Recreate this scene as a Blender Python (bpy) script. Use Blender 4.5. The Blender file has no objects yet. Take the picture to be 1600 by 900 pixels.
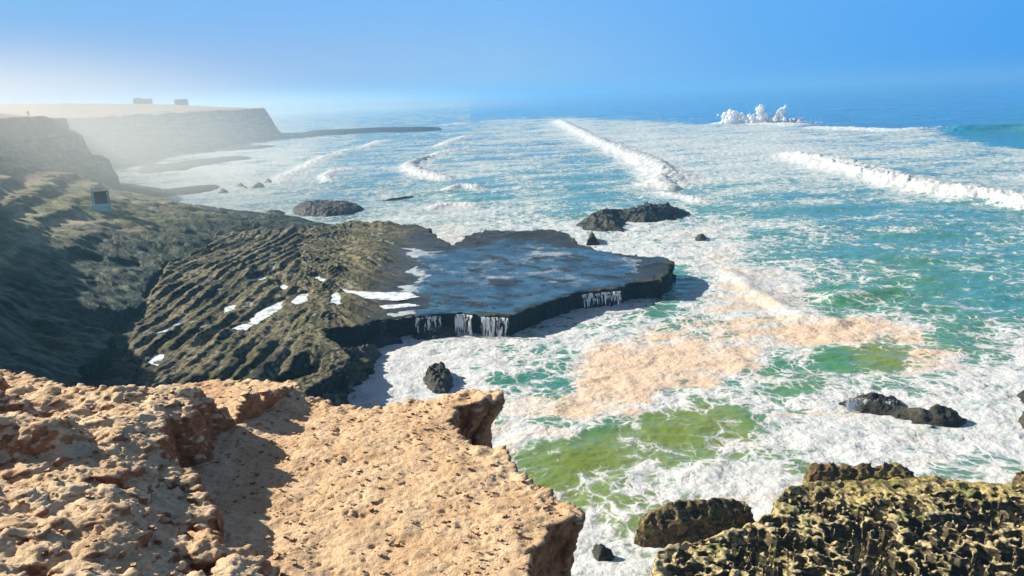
import bpy, math, random
import numpy as np
from mathutils import Matrix, Vector

random.seed(7)
R = math.radians
scene = bpy.context.scene
COL = scene.collection

# ------------------------------------------------------------------ camera
F = 1200.0                      # focal length in pixels of the 1600 px photograph
CX, CY = 800.0, 450.0
ROLL = math.atan(0.038)
PITCH = math.atan(302.0 / F)
CAM = np.array([0.0, 0.0, 22.0])
_f = np.array([0, math.cos(PITCH), -math.sin(PITCH)])
_u0 = np.array([0, math.sin(PITCH), math.cos(PITCH)])
_r0 = np.array([1.0, 0, 0])
_r = math.cos(ROLL) * _r0 - math.sin(ROLL) * _u0
_u = math.sin(ROLL) * _r0 + math.cos(ROLL) * _u0
cam = bpy.data.cameras.new('camera')
cam.lens = 27.0; cam.sensor_width = 36.0
cam.clip_start = 0.1; cam.clip_end = 40000.0
camo = bpy.data.objects.new('camera', cam); COL.objects.link(camo)
M = Matrix(((_r[0], _u[0], -_f[0], CAM[0]), (_r[1], _u[1], -_f[1], CAM[1]), (_r[2], _u[2], -_f[2], CAM[2]), (0, 0, 0, 1)))
camo.matrix_world = M
scene.camera = camo

def W(px, py, z=0.0):
    """world point at height z that the photograph shows at this pixel"""
    d = _f + _r * (px - CX) / F + _u * (CY - py) / F
    t = (z - CAM[2]) / d[2]
    p = CAM + d * t
    return (p[0], p[1])
def P(pts, z=0.0):
    return np.array([W(p[0], p[1], p[2] if len(p) > 2 else z) for p in pts])
def PIX(x, y, z):
    d = np.stack([x - CAM[0], y - CAM[1], z - CAM[2]])
    a = (d * _r.reshape(3, *([1] * (d.ndim - 1)))).sum(0); b = (d * _u.reshape(3, *([1] * (d.ndim - 1)))).sum(0)
    c = (d * _f.reshape(3, *([1] * (d.ndim - 1)))).sum(0); c = np.maximum(c, 0.5)
    return CX + F * a / c, CY - F * b / c

# ------------------------------------------------------------------ light and sky
SUN_EL = 30.0
SUN_DIR = np.array([-0.93, 0.36]); SUN_DIR /= np.linalg.norm(SUN_DIR)
az = math.atan2(SUN_DIR[0], SUN_DIR[1])          # clockwise from +Y
sv = Vector((SUN_DIR[0] * math.cos(R(SUN_EL)), SUN_DIR[1] * math.cos(R(SUN_EL)), math.sin(R(SUN_EL))))
sun = bpy.data.lights.new('sun', 'SUN'); sun.energy = 5.0; sun.angle = R(0.5); sun.color = (1.0, 0.91, 0.76)
suno = bpy.data.objects.new('sun', sun); COL.objects.link(suno)
suno.rotation_euler = sv.to_track_quat('Z', 'Y').to_euler()

world = bpy.data.worlds.new('World'); scene.world = world; world.use_nodes = True
nt = world.node_tree; nt.nodes.clear()
out = nt.nodes.new('ShaderNodeOutputWorld'); bg = nt.nodes.new('ShaderNodeBackground')
sky = nt.nodes.new('ShaderNodeTexSky'); sky.sky_type = 'NISHITA'; sky.sun_disc = False
sky.sun_elevation = R(SUN_EL); sky.sun_rotation = az
sky.altitude = 0; sky.air_density = 1.0; sky.dust_density = 0.3; sky.ozone_density = 3.0
tint = nt.nodes.new('ShaderNodeMix'); tint.data_type = 'RGBA'; tint.blend_type = 'MULTIPLY'; tint.inputs[0].default_value = 1.0
tint.inputs[7].default_value = (0.85, 0.62, 0.50, 1)
nt.links.new(sky.outputs[0], tint.inputs[6])
# hazy band of sky near the horizon: pale towards the sun on the left, clear blue over the sea on the right
tc = nt.nodes.new('ShaderNodeTexCoord'); sp = nt.nodes.new('ShaderNodeSeparateXYZ'); nt.links.new(tc.outputs['Generated'], sp.inputs[0])
def _ramp(src, a, b, stops):
    mr = nt.nodes.new('ShaderNodeMapRange'); nt.links.new(src, mr.inputs[0]); mr.inputs[1].default_value = a; mr.inputs[2].default_value = b
    cr = nt.nodes.new('ShaderNodeValToRGB'); nt.links.new(mr.outputs[0], cr.inputs[0]); e = cr.color_ramp.elements
    while len(e) < len(stops): e.new(0.5)
    for i, (p_, c_) in enumerate(stops): e[i].position = p_; e[i].color = (*[v / (0.09 * 2 ** 0.78) * 0.1 for v in c_], 1)
    return cr.outputs[0]
hor = _ramp(sp.outputs[0], -0.6, 0.6, [(0, (.46, .50, .66)), (.25, (.40, .52, .76)), (.5, (.32, .54, .84)), (.75, (.12, .40, .88)), (1, (.035, .32, .89))])
top = _ramp(sp.outputs[0], -0.6, 0.6, [(0, (.24, .50, .86)), (.25, (.21, .48, .90)), (.5, (.20, .49, .93)), (.75, (.13, .43, .93)), (1, (.09, .38, .91))])
def _mixw(f, a, b):
    m = nt.nodes.new('ShaderNodeMix'); m.data_type = 'RGBA'; nt.links.new(f, m.inputs[0]); nt.links.new(a, m.inputs[6]); nt.links.new(b, m.inputs[7]); return m.outputs[2]
def _rng(src, a, b):
    mr = nt.nodes.new('ShaderNodeMapRange'); mr.interpolation_type = 'SMOOTHSTEP'; nt.links.new(src, mr.inputs[0]); mr.inputs[1].default_value = a; mr.inputs[2].default_value = b; return mr.outputs[0]
low = _mixw(_rng(sp.outputs[2], 0.0, 0.13), hor, top)
sc10 = nt.nodes.new('ShaderNodeVectorMath'); sc10.operation = 'SCALE'; nt.links.new(low, sc10.inputs[0]); sc10.inputs[3].default_value = 10.0
full = _mixw(_rng(sp.outputs[2], 0.13, 0.5), sc10.outputs[0], tint.outputs[2])
nt.links.new(full, bg.inputs[0]); bg.inputs[1].default_value = 0.09
nt.links.new(bg.outputs[0], out.inputs[0])
scene.view_settings.view_transform = 'Standard'; scene.view_settings.look = 'None'
scene.view_settings.gamma = 1.0; scene.view_settings.use_curve_mapping = False
scene.view_settings.exposure = 0.78
scene.cycles.use_denoising = True
scene.cycles.volume_bounces = 1
scene.cycles.max_bounces = 8; scene.cycles.diffuse_bounces = 6

# ------------------------------------------------------------------ noise
def _h(ix, iy, iz, seed):
    with np.errstate(over='ignore'):
        h = (ix.astype(np.uint32) * np.uint32(374761393) + iy.astype(np.uint32) * np.uint32(668265263)
             + iz.astype(np.uint32) * np.uint32(2147483647 - 1274126177) + np.uint32(seed * 144665 + 1013))
        h = (h ^ (h >> np.uint32(13))) * np.uint32(1274126177)
        h = (h ^ (h >> np.uint32(16))) * np.uint32(2246822519)
        h = h ^ (h >> np.uint32(15))
    return h
def _r01(h): return (h & np.uint32(0xFFFFFF)).astype(np.float32) / np.float32(0xFFFFFF)
def perlin2(x, y, seed=0):
    x0 = np.floor(x); y0 = np.floor(y); fx = (x - x0).astype(np.float32); fy = (y - y0).astype(np.float32)
    ix = x0.astype(np.int64); iy = y0.astype(np.int64)
    u = fx * fx * fx * (fx * (fx * 6 - 15) + 10); v = fy * fy * fy * (fy * (fy * 6 - 15) + 10)
    z = np.zeros_like(ix)
    def g(dx, dy):
        a = _r01(_h(ix + dx, iy + dy, z, seed)) * np.float32(2 * math.pi)
        return np.cos(a) * (fx - dx) + np.sin(a) * (fy - dy)
    a = g(0, 0) * (1 - u) + g(1, 0) * u; b = g(0, 1) * (1 - u) + g(1, 1) * u
    return (a * (1 - v) + b * v) * 1.45
def perlin3(x, y, z, seed=0):
    x0 = np.floor(x); y0 = np.floor(y); z0 = np.floor(z)
    fx = (x - x0).astype(np.float32); fy = (y - y0).astype(np.float32); fz = (z - z0).astype(np.float32)
    ix = x0.astype(np.int64); iy = y0.astype(np.int64); iz = z0.astype(np.int64)
    u = fx * fx * (3 - 2 * fx); v = fy * fy * (3 - 2 * fy); w = fz * fz * (3 - 2 * fz)
    def g(dx, dy, dz):
        h = _h(ix + dx, iy + dy, iz + dz, seed)
        a = _r01(h) * np.float32(2 * math.pi); c = ((h >> np.uint32(24)).astype(np.float32) / 127.5 - 1); s = np.sqrt(np.maximum(0, 1 - c * c))
        return np.cos(a) * s * (fx - dx) + np.sin(a) * s * (fy - dy) + c * (fz - dz)
    def L(dz):
        a = g(0, 0, dz) * (1 - u) + g(1, 0, dz) * u; b = g(0, 1, dz) * (1 - u) + g(1, 1, dz) * u
        return a * (1 - v) + b * v
    return (L(0) * (1 - w) + L(1) * w) * 1.5
def fbm2(x, y, o=4, seed=0, g=0.5, lac=2.03):
    s = 0; a = 1; t = 0
    for i in range(o):
        s = s + a * perlin2(x, y, seed + i * 7); t += a; a *= g; x = x * lac + 3.1; y = y * lac + 1.7
    return s / t
def fbm3(x, y, z, o=4, seed=0, g=0.5):
    s = 0; a = 1; t = 0
    for i in range(o):
        s = s + a * perlin3(x, y, z, seed + i * 7); t += a; a *= g; x = x * 2.03 + 3.1; y = y * 2.03 + 1.7; z = z * 2.03 + 5.3
    return s / t
def ridge2(x, y, o=4, seed=0, g=0.5):
    s = 0; a = 1; t = 0
    for i in range(o):
        n = 1 - np.abs(perlin2(x, y, seed + i * 7)) * 1.6; s = s + a * n; t += a; a *= g; x = x * 2.1 + 3.1; y = y * 2.1 + 1.7
    return s / t
def worley2(x, y, seed=0):
    x0 = np.floor(x); y0 = np.floor(y); f1 = np.full(x.shape, 9.0, np.float32); f2 = f1.copy(); idv = np.zeros(x.shape, np.float32)
    for dx in (-1, 0, 1):
        for dy in (-1, 0, 1):
            ix = (x0 + dx).astype(np.int64); iy = (y0 + dy).astype(np.int64); z = np.zeros_like(ix)
            h = _h(ix, iy, z, seed); px = ix + _r01(h); py = iy + _r01(_h(ix, iy, z + 1, seed))
            d = np.sqrt((x - px) ** 2 + (y - py) ** 2).astype(np.float32)
            n = d < f1
            f2 = np.where(n, f1, np.minimum(f2, d)); idv = np.where(n, _r01(_h(ix, iy, z + 2, seed)), idv); f1 = np.where(n, d, f1)
    return f1, f2, idv
def sstep(a, b, x):
    t = np.clip((x - a) / (b - a), 0, 1); return t * t * (3 - 2 * t)
def sdf(poly, x, y):
    """signed distance to a closed polygon, positive inside"""
    d = np.full(x.shape, 1e18); ins = np.zeros(x.shape, bool); n = len(poly)
    for i in range(n):
        ax, ay = poly[i]; bx, by = poly[(i + 1) % n]
        ex, ey = bx - ax, by - ay; wx, wy = x - ax, y - ay
        t = np.clip((wx * ex + wy * ey) / (ex * ex + ey * ey + 1e-12), 0, 1)
        d = np.minimum(d, (wx - ex * t) ** 2 + (wy - ey * t) ** 2)
        c = ((ay > y) != (by > y)) & (x < ex * (y - ay) / (ey + (1e-12 if ey == 0 else 0)) + ax)
        ins ^= c
    d = np.sqrt(d); return np.where(ins, d, -d)
def linedist(pts, x, y):
    """distance to an open polyline, signed side (left of its direction positive) and parameter along it"""
    d = np.full(x.shape, 1e18); side = np.zeros(x.shape); par = np.zeros(x.shape); n = len(pts) - 1
    for i in range(n):
        ax, ay = pts[i][:2]; bx, by = pts[i + 1][:2]
        ex, ey = bx - ax, by - ay; wx, wy = x - ax, y - ay
        t = np.clip((wx * ex + wy * ey) / (ex * ex + ey * ey + 1e-12), 0, 1)
        q = (wx - ex * t) ** 2 + (wy - ey * t) ** 2; m = q < d
        d = np.where(m, q, d); side = np.where(m, np.sign(ex * wy - ey * wx), side); par = np.where(m, i + t, par)
    return np.sqrt(d), side, par

# ------------------------------------------------------------------ mesh helpers
def mesh_from(name, V, Q, mat, attrs=None, smooth=True):
    me = bpy.data.meshes.new(name); V = np.asarray(V, np.float32); Q = np.asarray(Q, np.int32)
    k = Q.shape[1]
    me.vertices.add(len(V)); me.vertices.foreach_set('co', V.ravel())
    me.loops.add(Q.size); me.loops.foreach_set('vertex_index', Q.ravel())
    me.polygons.add(len(Q)); me.polygons.foreach_set('loop_start', np.arange(0, Q.size, k, dtype=np.int32))
    me.polygons.foreach_set('loop_total', np.full(len(Q), k, np.int32))
    me.update(calc_edges=True)
    me.polygons.foreach_set('use_smooth', np.full(len(Q), smooth))
    if mat: me.materials.append(mat)
    for an, a in (attrs or {}).items():
        add_attr(me, an, a)
    return me
def add_attr(me, an, a):
    a = np.asarray(a, np.float32)
    if a.ndim == 1:
        at = me.attributes.new(an, 'FLOAT', 'POINT'); at.data.foreach_set('value', a)
    else:
        if a.shape[1] == 3: a = np.concatenate([a, np.ones((len(a), 1), np.float32)], 1)
        at = me.attributes.new(an, 'FLOAT_COLOR', 'POINT'); at.data.foreach_set('color', a.ravel())
def grid_quads(nr, nc, keep=None):
    i = np.arange(nr * nc).reshape(nr, nc)
    q = np.stack([i[:-1, :-1], i[:-1, 1:], i[1:, 1:], i[1:, :-1]], -1).reshape(-1, 4)
    if keep is not None: q = q[keep.ravel()[q].any(1)]
    return q
def compact(V, Q, attrs):
    used = np.zeros(len(V), bool); used[Q.ravel()] = True; m = np.cumsum(used) - 1
    return V[used], m[Q], {k: v[used] for k, v in attrs.items()}
def link(name, me, parent=None, label=None, cat=None, group=None, kind=None):
    o = bpy.data.objects.new(name, me); COL.objects.link(o)
    if parent: o.parent = parent
    if label: o['label'] = label
    if cat: o['category'] = cat
    if group: o['group'] = group
    if kind: o['kind'] = kind
    return o
def hf(name, xs, ys, fn, mat, zmin=None, allk=False, **kw):
    """height field over the world rectangle xs x ys; fn(x, y) gives z and a dict of attributes"""
    X, Y = np.meshgrid(xs, ys); z, at = fn(X, Y)
    V = np.stack([X, Y, z], -1).reshape(-1, 3)
    Q = grid_quads(*X.shape, keep=(z > zmin) if zmin is not None else None)
    if allk: Q = Q[(z > zmin).ravel()[Q].all(1)]
    V, Q, at = compact(V, Q, {k: v.reshape(-1, *v.shape[2:]) for k, v in at.items()})
    return link(name, mesh_from(name, V, Q, mat, at), **kw)
def remeshed(V, Q, voxel):
    """closed solid -> even voxel skin (numpy vertices, quads, normals)"""
    me = mesh_from('tmp', V, Q, None); o = bpy.data.objects.new('tmp', me); COL.objects.link(o)
    md = o.modifiers.new('r', 'REMESH'); md.mode = 'VOXEL'; md.voxel_size = voxel; md.adaptivity = 0
    dg = bpy.context.evaluated_depsgraph_get(); ev = o.evaluated_get(dg); m2 = bpy.data.meshes.new_from_object(ev)
    bpy.data.objects.remove(o); bpy.data.meshes.remove(me)
    n = len(m2.vertices); v = np.empty(n * 3, np.float32); m2.vertices.foreach_get('co', v)
    nn = np.empty(n * 3, np.float32); m2.vertex_normals.foreach_get('vector', nn)
    q = np.empty(len(m2.loops), np.int32); m2.loops.foreach_get('vertex_index', q)
    lt = np.empty(len(m2.polygons), np.int32); m2.polygons.foreach_get('loop_total', lt)
    assert (lt == 4).all()
    bpy.data.meshes.remove(m2)
    return v.reshape(-1, 3).astype(np.float64), q.reshape(-1, 4), nn.reshape(-1, 3).astype(np.float64)
def solid_from_hf(X, Y, Z, zb):
    """close a height field into a solid with a flat bottom"""
    nr, nc = X.shape; n = nr * nc
    top = np.stack([X, Y, Z], -1).reshape(-1, 3); bot = np.stack([X, Y, np.full_like(Z, zb)], -1).reshape(-1, 3)
    q = grid_quads(nr, nc); i = np.arange(n).reshape(nr, nc)
    loop = np.concatenate([i[0, :-1], i[:-1, -1], i[-1, :0:-1], i[:0:-1, 0]]); nx = np.roll(loop, -1)
    sides = np.stack([loop, loop + n, nx + n, nx], -1)
    return np.concatenate([top, bot]), np.concatenate([q, q[:, ::-1] + n, sides])

# ------------------------------------------------------------------ material helpers
class NT:
    def __init__(self, name):
        self.m = bpy.data.materials.new(name); self.m.use_nodes = True
        self.t = self.m.node_tree; self.t.nodes.clear()
        self.out = self.n('ShaderNodeOutputMaterial')
    def n(self, typ, **kw):
        nd = self.t.nodes.new(typ)
        for k, v in kw.items(): setattr(nd, k, v)
        return nd
    def l(self, a, b): self.t.links.new(a, b)
    def val(self, sock, v):
        if isinstance(v, bpy.types.NodeSocket): self.l(v, sock)
        else: sock.default_value = v
    def pos(self): return self.n('ShaderNodeNewGeometry').outputs['Position']
    def attr(self, name, fac=True):
        a = self.n('ShaderNodeAttribute', attribute_name=name); return a.outputs['Fac' if fac else 'Color']
    def mapping(self, vec, scale=(1, 1, 1), rot=(0, 0, 0)):
        mp = self.n('ShaderNodeMapping'); self.l(vec, mp.inputs[0]); mp.inputs['Scale'].default_value = scale; mp.inputs['Rotation'].default_value = rot; return mp.outputs[0]
    def noise(self, vec, scale, detail=6, rough=0.6, dist=0.0, color=False):
        t = self.n('ShaderNodeTexNoise'); self.l(vec, t.inputs['Vector']); t.inputs['Scale'].default_value = scale
        t.inputs['Detail'].default_value = detail; t.inputs['Roughness'].default_value = rough; t.inputs['Distortion'].default_value = dist
        return t.outputs['Color' if color else 'Fac']
    def voro(self, vec, scale, feature='F1', rand=1.0):
        t = self.n('ShaderNodeTexVoronoi', feature=feature); self.l(vec, t.inputs['Vector']); t.inputs['Scale'].default_value = scale
        t.inputs['Randomness'].default_value = rand; return t.outputs['Distance']
    def math(self, op, a, b=0.0, c=None, clamp=False):
        m = self.n('ShaderNodeMath', operation=op, use_clamp=clamp); self.val(m.inputs[0], a); self.val(m.inputs[1], b)
        if c is not None: self.val(m.inputs[2], c)
        return m.outputs[0]
    def rng(self, v, a, b, c=0.0, d=1.0, smooth=True):
        m = self.n('ShaderNodeMapRange', interpolation_type='SMOOTHSTEP' if smooth else 'LINEAR'); self.val(m.inputs[0], v)
        for i, q in enumerate((a, b, c, d)): self.val(m.inputs[i + 1], q)
        return m.outputs[0]
    def mix(self, f, a, b, blend='MIX'):
        m = self.n('ShaderNodeMix', data_type='RGBA', blend_type=blend); self.val(m.inputs[0], f)
        for s, v in ((m.inputs[6], a), (m.inputs[7], b)):
            if isinstance(v, tuple) and len(v) == 3: v = (*v, 1)
            self.val(s, v)
        return m.outputs[2]
    def vadd(self, a, b, s=1.0):
        sc = self.n('ShaderNodeVectorMath', operation='SCALE'); self.l(b, sc.inputs[0]); sc.inputs[3].default_value = s
        ad = self.n('ShaderNodeVectorMath', operation='ADD'); self.l(a, ad.inputs[0]); self.l(sc.outputs[0], ad.inputs[1]); return ad.outputs[0]
    def bump(self, h, dist, strength=1.0, normal=None):
        b = self.n('ShaderNodeBump'); self.l(h, b.inputs['Height']); self.val(b.inputs['Distance'], dist); b.inputs['Strength'].default_value = strength
        if normal: self.l(normal, b.inputs['Normal'])
        return b.outputs[0]
    def principled(self, color, rough, normal=None, spec=0.5, **kw):
        p = self.n('ShaderNodeBsdfPrincipled'); self.val(p.inputs['Base Color'], (*color, 1) if isinstance(color, tuple) and len(color) == 3 else color)
        self.val(p.inputs['Roughness'], rough); self.val(p.inputs['Specular IOR Level'], spec)
        if normal: self.l(normal, p.inputs['Normal'])
        for k, v in kw.items(): self.val(p.inputs[k], v)
        return p.outputs[0]
    def done(self, sh): self.l(sh, self.out.inputs[0]); return self.m

# --- sea
def mat_sea():
    t = NT('sea_water'); pos = t.pos()
    foam = t.attr('foam'); tan = t.attr('tan'); wc = t.attr('wcol', False)
    w1 = t.noise(pos, 0.22, 3, 0.5, color=True); wp = t.vadd(pos, w1, 3.2)
    w2 = t.noise(wp, 0.9, 2, 0.5, color=True); wp2 = t.vadd(wp, w2, 0.9)
    big = t.rng(t.noise(wp, 0.085, 4, 0.6), 0.33, 0.67, smooth=False)
    mid = t.rng(t.noise(wp2, 0.5, 8, 0.62), 0.32, 0.68, smooth=False)
    fine = t.rng(t.noise(wp2, 2.2, 6, 0.65), 0.3, 0.7, smooth=False)
    e1 = t.rng(t.voro(wp2, 0.38, 'DISTANCE_TO_EDGE'), 0.0, 0.16, 1, 0, smooth=False)
    e2 = t.rng(t.voro(wp2, 1.15, 'DISTANCE_TO_EDGE'), 0.0, 0.22, 1, 0, smooth=False)
    lace = t.math('MAXIMUM', e1, t.math('MULTIPLY', e2, 0.75))
    p = t.math('ADD', t.math('ADD', t.math('MULTIPLY', big, 0.33), t.math('MULTIPLY', mid, 0.29)), t.math('ADD', t.math('MULTIPLY', t.math('ADD', fine, t.math('MULTIPLY', tan, .8)), 0.11), t.math('MULTIPLY', lace, 0.28)))
    th = t.rng(foam, 0.0, 1.1, 0.84, 0.14, smooth=False)
    f = t.rng(t.math('SUBTRACT', p, th), -0.06, 0.15)
    thin = t.attr('thin'); soft = t.math('MULTIPLY', foam, t.rng(thin, 0, 1, .3, .6, smooth=False))                       # milky aerated water between the foam
    milk = t.mix(soft, wc, (0.28, 0.42, 0.37))
    sw = t.noise(t.mapping(wp2, (.5, 1.3, 1), (0, 0, .35)), 0.22, 6, 0.6, 1.2)
    tp = t.rng(t.math('ADD', t.math('MULTIPLY', tan, .9), t.math('MULTIPLY', t.math('SUBTRACT', sw, 0.5), 1.9)), 0.12, 0.7)
    fc = t.mix(tp, (0.62, 0.64, 0.65), (0.70, 0.54, 0.40))
    fc = t.mix(t.rng(t.math('ADD', fine, mid), 0.35, 1.05, 0.75, 0.0), fc, t.mix(tp, (0.32, 0.43, 0.46), (0.52, 0.38, 0.26)))
    fc = t.mix(t.math('MULTIPLY', thin, t.rng(t.math('ADD', fine, mid), .55, 1.5, .95, .25)), fc, (.24, .38, .41)); col = t.mix(f, milk, fc)
    rip = t.noise(pos, 1.6, 5, 0.6); rip2 = t.noise(t.mapping(pos, (1.0, 1.0, 1), (0, 0, 0.5)), 0.35, 4, 0.6)
    hgt = t.math('ADD', t.math('MULTIPLY', rip, 0.35), t.math('ADD', t.math('MULTIPLY', rip2, 1.2), t.math('MULTIPLY', f, t.math('MULTIPLY', mid, 0.25))))
    nrm = t.bump(hgt, t.rng(f, 0, 1, .25, .6), 0.6)
    rough = t.rng(f, 0, 1, 0.12, 0.75)
    return t.done(t.principled(col, rough, nrm, 0.3))
def mat_foam(name='sea_foam', tanf=0.0, scale=1.0):
    t = NT(name); pos = t.pos(); n = t.noise(pos, 1.2 * scale, 8, 0.7); n2 = t.noise(pos, 4 * scale, 6, 0.7)
    col = t.mix(t.rng(n, 0.3, 0.6), (0.62, 0.68, 0.71), (0.84, 0.85, 0.86))
    nrm = t.bump(t.math('ADD', n, t.math('MULTIPLY', n2, 0.4)), 0.5 / scale, 0.8)
    tl = t.n('ShaderNodeBsdfTranslucent'); tl.inputs[0].default_value = (.85, .88, .9, 1); mx = t.n('ShaderNodeMixShader'); mx.inputs[0].default_value = .5
    t.l(t.principled(col, 0.8, nrm, 0.2), mx.inputs[1]); t.l(tl.outputs[0], mx.inputs[2])
    return t.done(mx.outputs[0])
# --- rocks
def mat_rock(name, dark, mid, light, scale=1.0, strata=(1, 1, 3), rough=0.85, wet=None, bump=0.15, algae=None, spec=0.3):
    """dark / mid / light stone with dirt and pits; wet = base colour and sheen of the soaked low part"""
    t = NT(name); pos = t.pos(); mp = t.mapping(pos, strata)
    n1 = t.noise(mp, 0.35 * scale, 8, 0.65, 0.4); n2 = t.noise(mp, 2.2 * scale, 8, 0.7); n3 = t.noise(pos, 9 * scale, 4, 0.6)
    v = t.math('ADD', t.math('MULTIPLY', n1, 0.55), t.math('MULTIPLY', n2, 0.45))
    col = t.mix(t.rng(v, 0.42, 0.52), dark, mid); col = t.mix(t.rng(v, 0.52, 0.62), col, light)
    if algae: col = t.mix(t.rng(t.noise(pos, 0.25 * scale, 5, 0.6), 0.45, 0.6, 0, 0.85), col, algae)
    r = rough
    if wet:
        z = t.n('ShaderNodeSeparateXYZ'); t.l(pos, z.inputs[0])
        k = t.rng(t.math('ADD', z.outputs[2], t.math('MULTIPLY', n1, 1.0)), wet[0], wet[1], 1, 0)
        col = t.mix(k, col, t.mix(1.0, col, wet[2], 'MULTIPLY')); r = t.rng(k, 0, 1, rough, 0.3)
    h = t.math('ADD', t.math('MULTIPLY', n2, 1.0), t.math('MULTIPLY', n3, 0.3))
    return t.done(t.principled(col, r, t.bump(h, bump, 0.9), spec))
MAT_SEA = mat_sea()
MAT_FOAM = mat_foam()
MAT_DARK = mat_rock('dark_wet_rock', (0.012, 0.013, 0.012), (0.04, 0.04, 0.03), (0.09, 0.085, 0.06), 1.0, (1, 1, 3), 0.55, None, 0.2)
MAT_FARROCK = mat_rock('distant_reef_rock', (0.03, 0.035, 0.035), (0.06, 0.065, 0.06), (0.1, 0.1, 0.09), 0.4, (1, 1, 3), 0.6, None, 0.3)

# ================================================================== SEA
def idw(anchors, px, py, k):
    A = np.array([[a[0], a[1] * 2.0] for a in anchors], np.float32); Vv = np.array([a[2:2 + k] for a in anchors], np.float32)
    num = np.zeros((k,) + px.shape, np.float32); den = np.zeros(px.shape, np.float32); qx = px.astype(np.float32); qy = (py * 2.0).astype(np.float32)
    for i in range(len(A)):
        w = 1.0 / ((qx - A[i, 0]) ** 2 + (qy - A[i, 1]) ** 2 + 400.0) ** 1.7
        den += w
        for j in range(k): num[j] += w * Vv[i, j]
    return num / den
_rows = {
 165: [(450, .5), (600, .5), (700, .35), (800, .0), (1000, 0), (1300, 0), (1600, 0)],  # left-hand values whiten the far water as painted haze
 190: [(500, .5), (600, .45), (700, .45), (800, .8), (900, .9), (1000, .9), (1100, .8), (1300, .5), (1600, .0)],
 210: [(300, .5), (450, .6), (600, .5), (700, .45), (800, .75), (900, .85), (1000, .95), (1100, .9), (1200, .95), (1300, .8), (1400, .8), (1500, .6), (1600, .05)],
 240: [(250, .6), (350, .8), (450, .85), (550, .5), (650, .6), (750, .55), (850, .6), (950, .6), (1050, .9), (1150, .95), (1250, .95), (1350, .8), (1450, .8), (1600, .75)],
 270: [(250, .7), (350, .95), (450, .8), (550, .5), (650, .7), (750, .75), (850, .6), (950, .45), (1050, .8), (1150, .95), (1250, .85), (1350, .6), (1500, .85), (1600, .85)],
 300: [(300, .8), (380, .95), (450, .65), (550, .55), (650, .55), (750, .35), (850, .55), (950, .38), (1050, .75), (1150, .58), (1250, .48), (1350, .42), (1450, .42), (1600, .5)],
 330: [(400, .7), (500, .7), (600, .75), (700, .85, .15), (800, .65), (900, .42), (1000, .5), (1100, .5), (1200, .42), (1300, .42), (1400, .42), (1500, .38), (1600, .4)],
 360: [(400, .9), (450, .8), (600, .9), (700, .95, .25), (800, .9, .15), (900, .95), (1000, .98), (1100, .85, .2), (1200, .45), (1300, .42), (1400, .42), (1500, .38), (1600, .35)],
 400: [(850, .9), (950, .95), (1050, .9), (1120, .9, .3), (1200, .55), (1300, .42), (1400, .38), (1500, .42), (1600, .4)],
 440: [(1060, .35), (1100, .85), (1150, .95, .45), (1200, .85, .35), (1300, .38), (1400, .33), (1450, .28), (1550, .45), (1600, .5)],
 480: [(900, .95), (960, .95), (1050, .6), (1150, .8, .3), (1250, .65, .25), (1300, .3), (1400, .33), (1500, .5), (1600, .4)],
 520: [(820, .7), (880, .75), (950, .6), (1050, .75, .5), (1150, .85, .65), (1250, 1.05, 1), (1330, 1, 1), (1400, .9, .7), (1500, .4, .2), (1600, .5)],
 560: [(560, .9), (620, .95), (700, 1), (780, .95), (860, .6), (950, 1, .9), (1050, 1.05, 1), (1150, .95, .8), (1220, .35), (1300, .08), (1380, .08), (1450, .8, .5), (1550, .6), (1600, .8)],
 600: [(580, 1), (650, .95), (720, .95), (800, .28), (870, .4), (930, 1.05, .9), (1000, 1.05, 1), (1100, 1, .8), (1180, .75, .4), (1250, .35), (1350, .55), (1450, .6), (1550, .85)],
 640: [(620, .9), (750, .5), (820, .85, .5), (900, 1, .85), (980, .85, .6), (1050, .4), (1100, .3), (1200, .65), (1300, .95), (1400, .9), (1500, .95), (1600, 1)],
 680: [(800, .95, .3), (880, .85, .4), (945, .3), (1050, .12), (1120, .3), (1200, .7), (1300, 1), (1400, 1), (1500, 1), (1600, .95)],
 620: [(1000, .95, .7), (1060, .75), (1120, .6)],
 660: [(1030, .1), (1090, .02), (1135, .4), (1168, .1), (1205, .8)],
 700: [(880, .3), (930, .1), (985, .75), (1040, .55), (1100, .5), (1160, .75)],
 740: [(880, .15), (935, .55), (1000, .95), (1080, .98), (1150, .9)],
 720: [(850, .5), (915, .1), (1180, .6), (1230, .5), (1480, .95), (1560, .95)],
 760: [(900, .4), (960, .5), (1000, .6)],
 820: [(930, .85), (980, .5)],
 880: [(940, .95), (980, .9)],
 960: [(700, .8), (1500, .7), (200, .8)],
}
FOAM_A = [(a[0], y, a[1], a[2] if len(a) > 2 else 0.0) for y, r in _rows.items() for a in r]
BLUE = (.004, .15, .36); TEAL = (.012, .19, .175); GTEAL = (.015, .20, .14); GREEN = (.035, .19, .075); OLIVE = (.17, .23, .02); GREY = (.06, .16, .24)
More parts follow.
